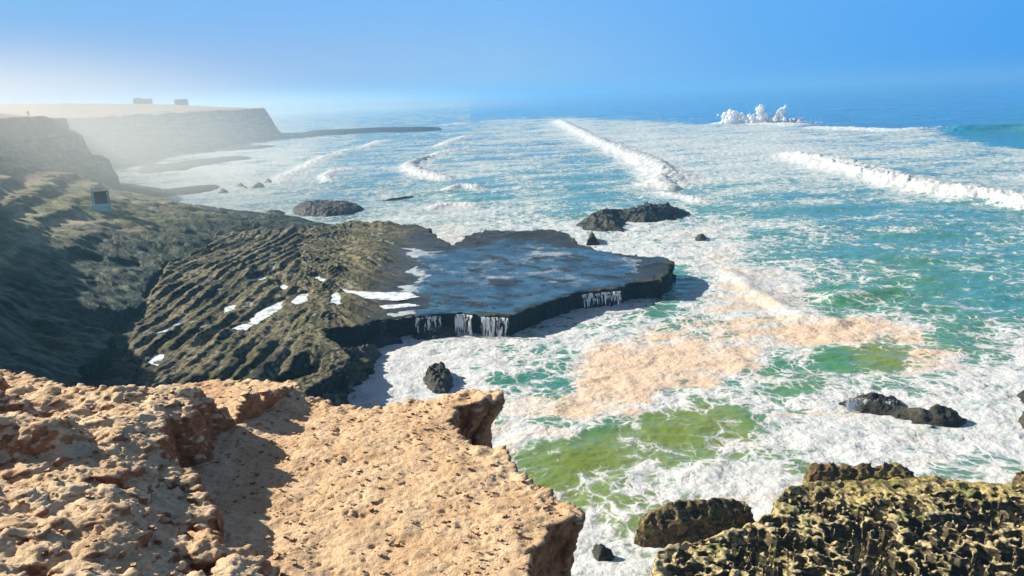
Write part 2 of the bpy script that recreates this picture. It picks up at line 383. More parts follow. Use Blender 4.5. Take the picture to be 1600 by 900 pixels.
COL_A = [(1600, 135) + (.003, .17, .42), (1300, 140) + BLUE, (1000, 150) + BLUE, (1300, 170) + BLUE, (1500, 180) + BLUE, (1100, 180) + BLUE, (800, 165) + BLUE, (600, 170) + GREY, (450, 200) + GREY,
 (800, 210) + GREY, (600, 230) + (.03, .16, .2), (1000, 230) + GREY, (1300, 215) + (.03, .16, .28), (1550, 212) + (.005, .18, .24), (1600, 225) + (.005, .18, .24), (700, 270) + (.02, .15, .18), (1000, 280) + TEAL, (1400, 290) + TEAL, (1300, 330) + TEAL, (1100, 320) + GTEAL,
 (850, 320) + TEAL, (700, 315) + GTEAL, (500, 300) + (.04, .18, .18), (400, 340) + (.06, .2, .17), (1300, 380) + TEAL, (1550, 380) + TEAL, (1200, 420) + GTEAL, (1420, 440) + GREEN, (1350, 465) + (.03, .2, .09), (1550, 470) + TEAL, (1080, 480) + GTEAL,
 (1500, 520) + GREEN, (900, 520) + GTEAL, (1000, 510) + GTEAL, (1230, 570) + GREEN, (1300, 575) + (.06, .22, .06), (1380, 560) + OLIVE, (1270, 590) + (.08, .2, .06), (800, 600) + (.02, .19, .12), (860, 590) + (.02, .19, .12), (700, 570) + GTEAL, (1150, 600) + GREEN, (1400, 610) + (.06, .2, .1), (1500, 640) + GTEAL,
 (1050, 660) + OLIVE, (1100, 650) + OLIVE, (1000, 690) + OLIVE, (930, 650) + GREEN, (940, 720) + OLIVE, (1150, 690) + OLIVE, (1220, 665) + (.06, .22, .05), (1350, 690) + (.12, .2, .08), (900, 780) + OLIVE, (980, 780) + OLIVE, (950, 860) + (.14, .22, .08), (1450, 700) + (.05, .18, .14), (960, 770) + OLIVE, (600, 900) + OLIVE, (1400, 900) + OLIVE]
# breaking crests: pixel polyline at sea level, height (m), front width, foam gain; the face drops to the left of the direction
CRESTS = [
 ([(868, 187), (905, 206), (945, 226), (990, 244), (1025, 262), (1052, 282), (1030, 296)], 1.6, 5.0, 0.9),
 ([(1235, 240), (1290, 258), (1360, 276), (1440, 295), (1520, 308), (1600, 320), (1720, 340)], 2.2, 5.0, 0.9),
 ([(1020, 300), (1080, 310), (1100, 322)], 0.6, 2.0, 0.5),
 ([(740, 233), (700, 240), (660, 250), (640, 262), (660, 274), (710, 284)], 1.2, 3.0, 0.8),
 ([(745, 210), (715, 220), (675, 232)], 1.2, 4.0, 0.6), ([(730, 192), (690, 198)], 1.5, 6, 0.6),
 ([(610, 218), (560, 232), (500, 250), (460, 270), (430, 290)], 0.8, 3.0, 0.6),
 ([(560, 262), (522, 268), (508, 278), (520, 290)], 0.9, 2.0, 0.7),
 ([(760, 296), (720, 294), (692, 302)], 1.0, 2.0, 0.7),
 ([(760, 322), (700, 320), (660, 330)], 0.6, 2.0, 0.4),
 ([(950, 182), (1150, 190)], 0.8, 8, 0.3), ([(1118, 192), (1160, 194), (1210, 195), (1262, 198)], 1.6, 8, 0.9),
 ([(1240, 198), (1400, 206), (1500, 203)], 1.6, 6, 0.5),
 ([(1120, 420), (1160, 440), (1190, 465), (1260, 500), (1330, 512)], 0.35, 1.5, 0.1),
 ([(1480, 207), (1530, 206), (1570, 204), (1640, 205), (1760, 212)], 2.6, 12, 0.0),
 ([(1420, 455), (1350, 460), (1280, 470)], 0.6, 2.5, 0.05),
]
SPLASH = []
def sea_fields(x, y):
    r = np.hypot(x, y)
    px, py = PIX(x, y, np.zeros_like(x)); behind = y < 1.0
    px = np.clip(np.where(behind, 800, px), -400, 2000); py = np.clip(np.where(behind, 960, py), 120, 1000)
    fo, tn = idw(FOAM_A, px, py, 2); wc = np.moveaxis(idw(COL_A, px, py, 3), 0, -1)
    wxp = px + 14 * fbm2(x / 22, y / 22, 2, 31); fly = np.interp(wxp, [740, 800, 870, 950, 1130, 1260, 1400, 1470, 1540, 1600], [187, 184.5, 183, 185, 195, 197, 202, 206, 226, 234])
    sh = sstep(-4.0, 5.0, py - fly + 2.0 * fbm2(x / 30, y / 30, 3, 5)); fo = np.where(px > 735, fo * sh, fo)
    # streaks of foam drawn out along the crests far away
    fo = fo + (fbm2(x / 14.0, y / 4.5, 3, 77) * 0.2 + fbm2((x + .3 * y) / 48, (y - .3 * x) / 11, 3, 78) * .5) * sstep(70, 200, r)
    h = 0.24 * fbm2(x / 5.0, y / 3.6, 4, 3) + 0.16 * ridge2(x / 2.6 + 9, y / 2.0, 3, 8) * (.6 + .8 * sstep(50, 150, r)) + 0.6 * fbm2(x / 28.0, y / 14.0, 2, 12) * sstep(60, 140, r)
    cg = np.zeros_like(x)
    h = h + 0.5 * np.sin((x * 0.35 + y * 0.94) / 14 + 2.5 * fbm2(x / 60, y / 60, 2, 40)) * sstep(150, 330, r) * 0.7
    for pts, H, Wd, g in CRESTS:
        L = P(pts); lo = L.min(0) - 60; hi = L.max(0) + 60; m = (x > lo[0]) & (x < hi[0]) & (y > lo[1]) & (y < hi[1])
        if not m.any(): continue
        xx = x[m] + 2.2 * Wd / 5 * fbm2(x[m] / 6, y[m] / 6, 3, 51); yy = y[m] + 2.2 * Wd / 5 * fbm2(x[m] / 6, y[m] / 6, 3, 52)
        d, s, par = linedist(L, xx, yy); n = len(L) - 1
        ends = sstep(0, 0.35, par) * (1 - sstep(n - 0.35, n, par)) if n > 1 else sstep(0, .2, par) * (1 - sstep(.8, 1, par))
        # the seaward back slope is long, the face short
        near = d * np.where((yy - np.interp(xx, [0, 1], [0, 0])) > -1e9, 1.0, 1.0)
        lump = 0.7 + 0.6 * ridge2(x[m] / (Wd * .5), y[m] / (Wd * .5), 3, 61)
        h[m] += H * ends * np.exp(-(near / Wd) ** 2 * 1.2) * np.where(g > 0.3, lump * 0.75, 1.0)
        q_ = g * ends * np.exp(-(near / (Wd * 1.25)) ** 2); fo[m] += q_; cg[m] += q_
    return h, np.clip(fo, 0, 1.3), tn, wc, np.clip(sstep(55, 190, r) * .9 * (1 - .5 * sstep(.75, .95, fo - cg)) - cg * 1.6, 0, 1)
def polar(r, th):
    T, Rr = np.meshgrid(th, r); return Rr * np.sin(T), Rr * np.cos(T)
ang = np.concatenate([np.linspace(-178, -44, 60, endpoint=False), np.linspace(-44, 44, 1050, endpoint=False), np.linspace(44, 178, 60)])
dep = np.concatenate([np.linspace(72, 38, 40, endpoint=False), np.linspace(38, 4, 640, endpoint=False), np.linspace(4, 0.6, 180, endpoint=False), np.linspace(0.6, 0.09, 30)])
X, Y = polar(22.0 / np.tan(np.radians(dep)), np.radians(ang))
h, fo, tn, wc, thn = sea_fields(X, Y)
h *= 1 - sstep(1500, 4000, np.hypot(X, Y))
sea = link('sea', mesh_from('sea', np.stack([X, Y, h], -1).reshape(-1, 3), grid_quads(*X.shape)[:, ::-1], MAT_SEA, {'foam': fo.ravel(), 'tan': tn.ravel(), 'thin': thn.ravel(), 'wcol': wc.reshape(-1, 3)}), kind='structure')
# sea bed sheet under everything
me = bpy.data.meshes.new('sea_bed'); s_ = 13000; me.from_pydata([(-s_, -s_, -6), (s_, -s_, -6), (s_, s_, -6), (-s_, s_, -6)], [], [(0, 1, 2, 3)])
me.materials.append(mat_rock('seabed_sand', (.1, .12, .08), (.15, .16, .1), (.2, .2, .12), 0.3)); link('sea_bed', me, kind='structure')

# ================================================================== COAST (left cliffs and headland)
EDGE = [(-9, -60), (-12, 4), (-30, 22), (-50, 52), (-70, 82), (-92, 122), (-106, 160), (-108, 185), (-113, 205), (-122, 214), (-150, 222), (-168, 250), (-176, 300), (-180, 380), (-172, 450), (-166, 520), (-170, 556), (-190, 585), (-260, 640), (-420, 760), (-900, 1100), (-1500, 900), (-1500, -60)]
def coast(x, y):
    n = fbm2(x / 9, y / 9, 4, 100); nb = fbm2(x / 40, y / 40, 3, 101)
    d = -sdf(EDGE, x, y)                       # metres outside the cliff edge
    d = d + n * 2.2 * sstep(-6, 2, d) + nb * 3.0 * sstep(230, 300, y)
    w = np.interp(y, [20, 45, 90, 130, 150, 165, 178, 188, 203, 300], [14, 16, 30, 50, 46, 36, 24, 14, 12, 10])   # width of the slope
    k = d * 14.0 / w
    prof = np.interp(k, [-400, -60, -0.1, 0.4, 3.2, 3.6, 4.6, 8.8, 9.2, 10.4, 14.6, 16, 22, 60], [21, 21, 20.4, 17.2, 16.2, 13.2, 10.8, 9.4, 6.2, 4.2, 2.3, 1.3, .9, -3.0])
    smooth_p = np.interp(k, [-400, -0.1, 1.2, 4, 9, 14, 22, 60], [21.5, 21.2, 15.5, 11.0, 5.0, 1.6, .9, -3.0]) + 1.5 * sstep(120, 90, y) * sstep(3, -.1, k)  # unseen near rim raised to throw its shadow over the valley
    e = d - w; tail = np.interp(e * (1 + .8 * sstep(140, 165, y)), [-5, 0, 6, 11, 17, 25], [1.9, 1.6, 1.1, .5, -1.2, -4.0])
    prof = np.where(e > -3, np.minimum(prof, tail), prof); smooth_p = np.where(e > -3, np.minimum(smooth_p, tail), smooth_p)
    cliffy = sstep(178, 200, y + 6 * n)
    z = prof * cliffy + smooth_p * (1 - cliffy)
    far = np.interp(k, [-400, -.1, 3, 5, 11, 16, 22, 70], [19.6, 19.3, 16, 13, 3.5, 1.2, .5, -1.5])
    ff = sstep(222, 250, y); z = z * (1 - ff) + far * ff
    inl = np.clip(-d - 6, 0, 400)
    z = z + np.where(y > 230, (np.interp(inl, [0, 25, 70, 160, 300, 400], [0, 2.0, 6.0, 8.5, 13, 15]) + 1.6 * fbm2(x / 60, y / 60, 3, 140) * sstep(0, 40, inl) + .8 * fbm2(x / 14, y / 14, 3, 141)), np.interp(inl, [0, 4, 14, 40, 200], [0, .9, 2.6, 4.0, 9.0]))
    slope_n = sstep(-1, 3, k) * (1 - sstep(14, 20, k))
    z = z + slope_n * (1.1 * fbm2(x / 11, y / 4, 5, 110) + 0.5 * ridge2(x / 5, y / 3.0, 4, 111) - .3) + 0.16 * fbm2(x / 2.2, y / 1.6, 4, 112)
    zt = z / 2.1 + .35 * fbm2(x / 16, y / 16, 3, 130); zf = np.floor(zt); led = 2.1 * (zf + sstep(.55, .95, zt - zf) - zt) ; z = z + led * .55 * sstep(5, 8.5, z) * sstep(20.5, 18, z) * sstep(-.3, .3, fbm2(x / 20, y / 20, 2, 131) + .2)
    z = z + (1 - slope_n) * 0.35 * fbm2(x / 8, y / 5, 4, 113)
    low = np.clip(1 - z / 3.0, 0, 1) * sstep(10, 16, k)
    z = z + 1.1 * (ridge2(x / 9, y / 30, 4, 132) - .6) * sstep(6, 12, z) * sstep(21, 19, z) * sstep(215, 245, y)
    z = z + low * 0.35 * fbm2(x / 9, y / 2.5, 4, 114)
    return z, d, k
r = np.concatenate([np.linspace(12, 60, 90, endpoint=False), np.linspace(60, 240, 560, endpoint=False), np.linspace(240, 620, 420, endpoint=False), np.linspace(620, 1500, 60)])
th = np.radians(np.concatenate([np.linspace(-120, -44, 40, endpoint=False), np.linspace(-44, -8, 520)]))
X, Y = polar(r, th); Z, D, K = coast(X, Y)
slope = np.hypot(*np.gradient(Z)) * 0
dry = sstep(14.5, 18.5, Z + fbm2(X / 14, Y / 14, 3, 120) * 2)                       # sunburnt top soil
scrub = np.clip(0.5 + 1.4 * fbm2(X / 12, Y / 8, 4, 121), 0, 1) * (1 - sstep(9.5, 15, Z)) * sstep(1.0, 2.6, Z)
weed_shade = 1 - sstep(-.9, 1.1, Z + fbm2(X / 12, Y / 5, 4, 122) * 1.6 - np.interp(Y, [30, 70, 100, 130, 170, 200], [9, 7.5, 5.5, 3.5, 2.0, 1.0]))  # seaweed, plus its dark tone raised up the near slope as painted shade
def mat_coast():
    t = NT('coast_ground'); pos = t.pos(); n = t.noise(pos, 0.35, 8, 0.65); n2 = t.noise(pos, 1.6, 8, 0.7)
    base = t.mix(t.rng(n, 0.4, 0.6), (0.26, 0.24, 0.17), (0.48, 0.43, 0.31))
    base = t.mix(t.rng(t.noise(t.mapping(pos, (0.06, 0.06, 1.1)), 1.0, 5, 0.6), .42, .6, 0, .55), base, (0.06, 0.055, 0.045))
    base = t.mix(t.math('MULTIPLY', t.attr('scrub'), t.rng(n2, 0.35, 0.6)), base, (0.15, 0.21, 0.06))
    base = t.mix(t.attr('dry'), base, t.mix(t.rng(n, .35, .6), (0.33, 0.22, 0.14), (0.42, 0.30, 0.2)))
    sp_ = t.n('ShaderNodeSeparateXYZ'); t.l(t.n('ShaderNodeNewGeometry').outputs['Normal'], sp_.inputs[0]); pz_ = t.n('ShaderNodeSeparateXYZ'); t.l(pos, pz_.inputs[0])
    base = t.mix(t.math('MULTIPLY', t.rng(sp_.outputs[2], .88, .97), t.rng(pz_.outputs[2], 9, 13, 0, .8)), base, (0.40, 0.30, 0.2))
    weed_shade = t.mix(t.rng(n2, .4, .6), (0.012, 0.024, 0.016), (0.03, 0.062, 0.018))
    base = t.mix(t.attr('weed_shade'), base, weed_shade)
    rough = t.rng(t.attr('weed_shade'), 0, 1, 0.9, 0.55)
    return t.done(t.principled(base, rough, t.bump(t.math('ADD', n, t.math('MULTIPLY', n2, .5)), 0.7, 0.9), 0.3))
keep = Z > -0.9
Q = grid_quads(*X.shape, keep=keep)[:, ::-1]
V, Q, at = compact(np.stack([X, Y, Z], -1).reshape(-1, 3), Q, {'dry': dry.ravel(), 'scrub': scrub.ravel(), 'weed_shade': weed_shade.ravel()})
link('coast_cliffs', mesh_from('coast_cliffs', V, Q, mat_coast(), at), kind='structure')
# low coast kilometres away
xs = np.linspace(-1700, -250, 220); ys = np.linspace(2200, 3600, 60)
def farland(x, y):
    u = (x + 1700) / 1450
    z = 26 * (1 - u) ** 0.6 * sstep(0, 250, y - 2300 - 250 * u) * (0.8 + 0.4 * fbm2(x / 180, y / 180, 3, 9)) - 1.0
    return z, {}
hf('distant_coast', xs, ys, farland, mat_rock('distant_coast_soil', (.08, .08, .06), (.15, .13, .1), (.25, .2, .15), 0.02), zmin=-0.9, kind='structure')

# ================================================================== REEF SHELF (wet strata platform)
SH = [(1058, 414), (1035, 405), (1003, 402), (930, 390), (905, 378), (880, 369), (830, 364), (770, 365), (735, 374), (705, 386), (690, 376), (660, 360), (600, 352), (560, 353), (480, 361), (440, 364), (385, 368), (340, 372), (262, 420), (222, 480), (190, 545), (215, 610), (280, 660), (420, 660), (490, 612), (535, 585), (560, 560), (520, 533), (512, 522), (600, 504), (650, 494), (720, 490), (800, 495), (850, 477), (905, 456), (960, 453), (985, 441), (1040, 441), (1056, 430)]
SHP = P(SH, 2.0)
SHELF_L = P([(700, 386), (650, 430), (640, 470), (560, 505)], 2.0)
PEAK = np.array(W(512, 408, 3.2)); sdirA = np.array(W(420, 400, 3)) - np.array(W(260, 500, 3)); sdirA /= np.linalg.norm(sdirA)
sdirB = np.array(W(690, 455, 2.5)) - np.array(W(520, 425, 2.5)); sdirB /= np.linalg.norm(sdirB)
POOLS = [([(388, 503), (400, 488), (430, 472), (446, 466), (440, 478), (418, 494), (400, 504)], 2.45), ([(455, 470), (468, 458), (483, 456), (480, 468), (462, 474)], 2.6),
 ([(385, 438), (405, 431), (436, 431), (420, 438), (400, 442)], 2.7), ([(434, 448), (438, 440), (452, 446), (446, 453)], 2.65), ([(485, 432), (495, 429), (509, 434), (505, 440)], 3.0),
 ([(228, 566), (244, 550), (257, 552), (250, 572), (240, 570)], 1.9), ([(240, 520), (268, 508), (286, 494), (280, 506), (258, 516)], 2.4), ([(350, 487), (354, 478), (368, 474), (366, 482)], 2.6), ([(517, 470), (520, 455), (532, 458), (531, 474)], 2.7),
 ([(520, 442), (545, 452), (590, 455), (640, 455), (655, 462), (620, 468), (570, 464), (540, 458)], 2.5), ([(592, 476), (640, 472), (655, 476), (600, 481)], 2.3),
 ([(362, 512), (380, 504), (394, 506), (385, 514)], 2.4), ([(420, 600), (470, 590), (500, 575), (490, 592), (440, 606)], 1.4)]
POOLP = [(P(p_, z_), z_ - .12) for p_, z_ in POOLS]
def shelf(x, y):
    px, py = PIX(x, y, np.full_like(x, 2.0))
    d = sdf(SHP, x, y) + 0.9 * fbm2(x / 5, y / 5, 4, 200) + .45 * fbm2(x / 1.3, y / 1.3, 3, 225) + sstep(420, 390, py) * 1.3 * fbm2(x / 2.6, y / 5, 3, 221)
    left = sstep(0, 1, np.clip((660 - px + (py - 430) * -0.3 + 45 * fbm2(x / 7, y / 7, 3, 201)) / 110, 0, 1))
    # bedding: tilted layers that crop out as long steps
    uA = -x * sdirA[1] + y * sdirA[0]; vA = x * sdirA[0] + y * sdirA[1]
    uB = -x * sdirB[1] + y * sdirB[0]; vB = x * sdirB[0] + y * sdirB[1]
    wA = sstep(545, 470, px + 20 * fbm2(x / 6, y / 6, 2, 203))
    u = uA * wA + uB * (1 - wA); v = vA * wA + vB * (1 - wA)
    u = u + 0.9 * fbm2(u / 5, v / 12, 3, 204)
    u = u + .35 * fbm2(x / 1.5, y / 1.5, 3, 220); saw = (u / 1.7) % 1.0; st = np.where(saw < 0.3, saw / 0.3, (1 - saw) / 0.7)
    saw2 = (u / 0.55 + 0.4 * fbm2(u, v / 5, 2, 205)) % 1.0; st2 = np.where(saw2 < 0.7, saw2 / 0.7, (1 - saw2) / 0.3)
    amp = 0.45 + 0.9 * np.clip(fbm2(x / 9, y / 9, 3, 206) + .3, 0, 1)
    rel = 0.85 * (st - .5) * amp * (.75 + fbm2(x / 6, y / 6, 2, 218)) + 0.26 * (st2 - .5) + 0.5 * fbm2(x / 7, y / 7, 5, 207) + 0.24 * fbm2(u / 0.8, v / 2.6, 5, 208, .62) + .22 * (ridge2(u / 1.0, v / 1.8, 4, 219, .6) - .6)
    dist = np.hypot(x - PEAK[0], y - PEAK[1]); hill = 1.3 * np.exp(-(dist / 14) ** 2) + 0.5 * np.exp(-(np.hypot(x - W(300, 440, 2)[0], y - W(300, 440, 2)[1]) / 14) ** 2)
    top_l = 2.25 + hill + rel
    top_r = 2.0 + 0.13 * fbm2(x / 4.5, y / 3, 4, 210) + 0.05 * fbm2(x / 0.9, y / 0.9, 3, 211) + 0.22 * np.clip(fbm2(u / 2.0, v / 7, 4, 212) - .12, 0, 1) * 2
    top = top_r * (1 - left) + top_l * left
    # raised weedy rim at the far side, and the tip
    rim = sstep(5.5, 0.5, d) * (sstep(395, 370, py) * 0.75 * (0.3 + np.clip(ridge2(x / 5, y / 5, 3, 213), 0, 1))) + 0.7 * np.exp(-(np.hypot(px - 1035, (py - 418) * 1.6) / 26) ** 2)
    back = 0.7 * sstep(1.0, 0, np.hypot((px - 590) / 60, (py - 375) / 14)) * 0
    top = top + rim
    for L_, z_ in POOLP:
        lo = L_.min(0) - 2; hi = L_.max(0) + 2; m = (x > lo[0]) & (x < hi[0]) & (y > lo[1]) & (y < hi[1])
        if m.any():
            q = sstep(-.35, .15, sdf(L_, x[m], y[m]) + .3 * fbm2(x[m] / .8, y[m] / .8, 3, 5)); top[m] = top[m] * (1 - q) + (z_ - .12) * q
            q = sstep(-1.6, -.3, sdf(L_, x[m], y[m])) * .6 * (1 - q); top[m] = top[m] * (1 - q) + np.maximum(z_ + .1, top[m] * .5 + (z_ + .1) * .5) * q
    lw = sstep(420, 330, px) * 2.6; front = sstep(-0.35 - lw, 0.35 + lw * .3, d); z = -2.0 + (top + 2.0) * front
    # eroded lower apron towards the camera on the left
    ap = sdf(P([(180, 560), (330, 560), (470, 545), (560, 548), (600, 560), (560, 590), (545, 625), (420, 700), (180, 700)], 1.0), x, y) + .8 * fbm2(x / 2, y / 2, 3, 214)
    za = -1.5 + 2.4 * sstep(-1.2, 1.2, ap) + (0.55 * fbm2(x / 2.0, y / 1.5, 4, 215) + .25 * (st2 - .5)) * sstep(-1, 1, ap)
    z = np.maximum(z, za)
    wetf = (1 - left) * sstep(0, 1.5, d)
    crust = left * np.clip(0.62 + 1.6 * fbm2(u / 3, v / 12, 4, 216), 0, 1) * (.25 + .75 * np.maximum(st, st2) ** 2)
    band = np.clip(.5 + 1.5 * fbm2(u / .8, v / 9, 4, 222, .65), 0, 1); wht = left * sstep(.22, .30, fbm2(u / 1.0, v / 4.5, 4, 223, .6) + .12 * fbm2(x / 9, y / 9, 2, 224)) * (st < .55)
    green = np.clip(0.45 + 1.3 * fbm2(x / 8, y / 6, 3, 217) + .35 * np.exp(-((px - 590) ** 2 / 90 ** 2 + (py - 385) ** 2 / 25 ** 2)), 0, 1)
    return z, {'wet': wetf, 'crust': crust, 'green': green, 'left': left, 'band': band, 'wht': wht}
SROT = math.atan2(sdirA[0], sdirA[1])
def mat_shelf():
    t = NT('reef_shelf_rock'); pos = t.pos(); n = t.noise(pos, 1.5, 8, 0.75); n2 = t.noise(pos, 4.5, 8, 0.75)
    g = t.attr('green'); c = t.attr('crust'); w = t.attr('wet'); lf = t.attr('left')
    nn_ = t.math('ADD', t.math('ADD', t.math('MULTIPLY', n, .5), t.math('MULTIPLY', n2, .3)), t.math('MULTIPLY', t.attr('band'), .2)); base = t.mix(t.rng(nn_, .45, .54), (.003, .005, .003), (.062, .074, .012)); base = t.mix(t.rng(nn_, .55, .64, 0, .8), base, (.29, .27, .075))
    base = t.mix(t.math('MULTIPLY', g, t.rng(n2, .42, .62, 0, .8)), base, (.045, .075, .008))
    pale = t.math('MULTIPLY', c, t.rng(t.math('ADD', n, t.math('MULTIPLY', n2, .6)), .70, .84), clamp=True)
    pl_ = t.noise(t.mapping(pos, (1.6, .45, 1), (0, 0, SROT)), 1.0, 8, .72); base = t.mix(t.rng(pl_, .54, .64, 0, .75), base, (.26, .22, .09)); base = t.mix(pale, base, (.55, .47, .28))
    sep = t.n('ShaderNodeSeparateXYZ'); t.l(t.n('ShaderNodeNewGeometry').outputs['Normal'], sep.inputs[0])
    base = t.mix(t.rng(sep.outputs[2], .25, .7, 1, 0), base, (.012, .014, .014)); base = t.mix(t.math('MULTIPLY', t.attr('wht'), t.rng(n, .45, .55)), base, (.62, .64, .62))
    base = t.mix(w, base, t.mix(t.rng(n, .4, .6), (.014, .024, .03), (.03, .04, .045)))
    rough = t.rng(w, 0, 1, 0.75, 0.3)
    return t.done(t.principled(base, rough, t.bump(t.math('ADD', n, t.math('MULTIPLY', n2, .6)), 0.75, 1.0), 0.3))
def build_solid(name, x0, x1, y0, y1, step, voxel, fn, zb, disp, mat, zcut=-0.6, **kw):
    xs = np.arange(x0, x1, step); ys = np.arange(y0, y1, step); X, Y = np.meshgrid(xs, ys); Z, _ = fn(X, Y)
    Z = np.maximum(Z, zb + .15)
    v, q, n = remeshed(*solid_from_hf(X, Y, Z, zb), voxel)
    v = disp(v, n); _, at = fn(v[:, 0], v[:, 1])
    keep = v[:, 2] > zcut; q = q[keep[q].all(1)]; v, q, at = compact(v, q, at)
    return link(name, mesh_from(name, v, q, mat, at), **kw)
def shelf_disp(v, n):
    side = 1 - sstep(.3, .75, n[:, 2]); x, y, z = v.T
    # undercut below the lip and vertical grooves in the front
    cut = side * (0.35 * sstep(1.9, 1.2, z) + 0.25 * ridge2((x + y) / 0.9, z / 3.0, 3, 230) * side)
    bed = side * 0.18 * fbm2(z / 0.28, (x + y) / 6, 3, 231)
    d = 0.10 * fbm3(x / .7, y / .7, z / .7, 4, 232) - cut + bed
    return v + n * d[:, None]
b0 = SHP.min(0) - 3; b1 = SHP.max(0) + 3
shelf_o = build_solid('rock_shelf', b0[0], b1[0], 42, b1[1], 0.17, 0.155, shelf, -2.0, shelf_disp, mat_shelf(),
    label='large flat reef of tilted rock layers, mossy on the left and flooded on the right', cat='rock shelf')
# water standing on it: one sheet over the right part, small pools between the ridges on the left
def mat_film():
    t = NT('standing_water'); pos = t.pos(); n = t.noise(pos, 0.5, 8, 0.65); n2 = t.noise(t.mapping(pos, (1, 1, 1), (0, 0, .3)), 0.14, 6, 0.6)
    n3 = t.noise(pos, 2.5, 6, 0.7)
    f = t.math('MULTIPLY', t.rng(t.math('ADD', t.math('MULTIPLY', n2, .65), t.math('ADD', t.math('MULTIPLY', n, .25), t.math('MULTIPLY', n3, .15))), .535, .66), t.attr('froth'))
    f = t.math('MAXIMUM', f, t.rng(t.math('ADD', t.attr('edge'), t.math('MULTIPLY', t.math('SUBTRACT', n, .5), 1.6)), .55, .8))
    wsh = t.noise(t.mapping(pos, (1, 1, 1), (0, 0, .3)), .35, 7, .7); col = t.mix(f, t.mix(t.rng(wsh, .4, .65), (.006, .02, .032), (.045, .12, .18)), (.42, .48, .52))
    return t.done(t.principled(col, t.math('ADD', t.rng(f, 0, 1, .08, .6), t.rng(wsh, .4, .6, 0, .15)), t.bump(t.math('ADD', wsh, t.noise(pos, 1.3, 4, .6)), 0.22, .7), .42))
def film(x, y):
    px, py = PIX(x, y, np.full_like(x, 2.05))
    d = sdf(SHP, x, y) + 0.9 * fbm2(x / 5, y / 5, 4, 200) + .45 * fbm2(x / 1.3, y / 1.3, 3, 225)
    inner = sstep(600, 640, px)
    z = np.where(d > 0.15, 2.05 + .10 * fbm2(x / 6, y / 3, 2, 243) - 0.10 * sstep(1.2, 0.2, d), -1.0) + 0.012 * fbm2(x / .8, y / .8, 2, 240)
    z = np.where(px < 585 - (py - 430) * 0.2, -1, z)
    froth = np.clip(0.75 + .6 * fbm2(x / 6, y / 6, 2, 241), 0, 1) * (sstep(460, 430, py) * .9 + .1)
    ed = sstep(700, 630, px + (py - 430) * .1) * .9 + .55 * np.exp(-((px - 830) / 60) ** 2 - ((py - 402) / 10) ** 2) + .5 * np.exp(-((px - 900) / 60) ** 2 - ((py - 386) / 5) ** 2) + .5 * np.exp(-((px - 760) / 110) ** 2 - ((py - 433) / 10) ** 2)
    return z, {'froth': froth, 'edge': ed}
hf('water_film', np.arange(W(560, 500, 2)[0] - 2, b1[0], .25), np.arange(60, b1[1], .25), film, mat_film(), zmin=0.5, allk=True, parent=shelf_o)
def mat_pool():
    t = NT('pool_water'); pos = t.pos(); n = t.noise(pos, 1.2, 5, .6)
    f = t.rng(n, .3, .55)
    return t.done(t.principled(t.mix(f, (.35, .45, .5), (.8, .84, .86)), t.rng(f, 0, 1, .1, .5), t.bump(n, .04, .5), .6))
MAT_POOL = mat_pool()
for i, (L, z) in enumerate(POOLP):
    lo = L.min(0) - .5; hi = L.max(0) + .5
    X, Y = np.meshgrid(np.arange(lo[0], hi[0], .12), np.arange(lo[1], hi[1], .12)); d = sdf(L, X, Y) + .3 * fbm2(X / .8, Y / .8, 3, 5)
    ok = d > -.12; V = np.stack([X, Y, z + 0 * X], -1).reshape(-1, 3); Q = grid_quads(*X.shape); Q = Q[ok.ravel()[Q].all(1)]
    if len(Q) == 0: continue
    V, Q, _ = compact(V, Q, {}); link('tide_pool', mesh_from('tide_pool', V, Q, MAT_POOL), parent=shelf_o)
# falls over the front lip: thin sheets of white strands
def mat_fall():
    t = NT('falling_water'); pos = t.pos(); n = t.noise(t.mapping(pos, (4.5, 4.5, .3)), 1.0, 5, .65)
    sh = t.principled((.72, .76, .78), .45, t.bump(n, .05, .8), .4)
    tr = t.n('ShaderNodeBsdfTransparent'); mx = t.n('ShaderNodeMixShader')
    t.l(t.rng(t.math('ADD', n, t.attr('dn')), .52, .66, 0, .95), mx.inputs[0]); t.l(tr.outputs[0], mx.inputs[1]); t.l(sh, mx.inputs[2])
    return t.done(mx.outputs[0])
MAT_FALL = mat_fall()
def waterfall(pts, z, label, dens=1.0, hmax=2.0, seed=1):
    """a ragged curtain of water that leaves the lip and falls clear of the rock"""
    L = P(pts, z); seg = np.hypot(*np.diff(L, axis=0).T); cum = np.concatenate([[0], np.cumsum(seg)]); ns = max(20, int(cum[-1] / .06)); nv = 16
    S, T = np.meshgrid(np.linspace(0, cum[-1], ns), np.linspace(0, 1, nv)); bx = np.interp(S, cum, L[:, 0]); by = np.interp(S, cum, L[:, 1])
    wob = fbm2(S / .35, T * .7, 3, 900 + seed); o = .08 + .45 * np.sqrt(T) + .14 * wob
    V = np.stack([bx + .1 * wob, by - o, z + .04 - T * hmax], -1).reshape(-1, 3)
    dn = (.055 + .03 * dens + .16 * fbm2(S / 1.1, S * 0, 3, 910 + seed) - .10 * T ** 2) - .5 * sstep(.25, 0, np.minimum(S, cum[-1] - S) / cum[-1] * 4) * .3
    return link('waterfall', mesh_from('waterfall', V, grid_quads(nv, ns), MAT_FALL, {'dn': dn.ravel()}), label=label, cat='waterfall')
waterfall([(648, 497), (662, 496), (690, 493)], 1.9, 'faint bluish trickles over the dark lip left of the white falls', .8, 1.9, 3)
waterfall([(710, 492), (722, 491), (738, 493)], 1.95, 'bright white cascade at the left of the flooded reef front', 2.6, 2.0, 4)
waterfall([(750, 495), (775, 496), (795, 497)], 1.95, 'row of pale thin falls beside the bright cascade on the reef front', 1.7, 2.1, 5)
waterfall([(908, 460), (925, 458), (955, 456), (972, 455)], 1.95, 'greenish white trickles under the right end of the flooded reef', 1.4, 1.3, 6)

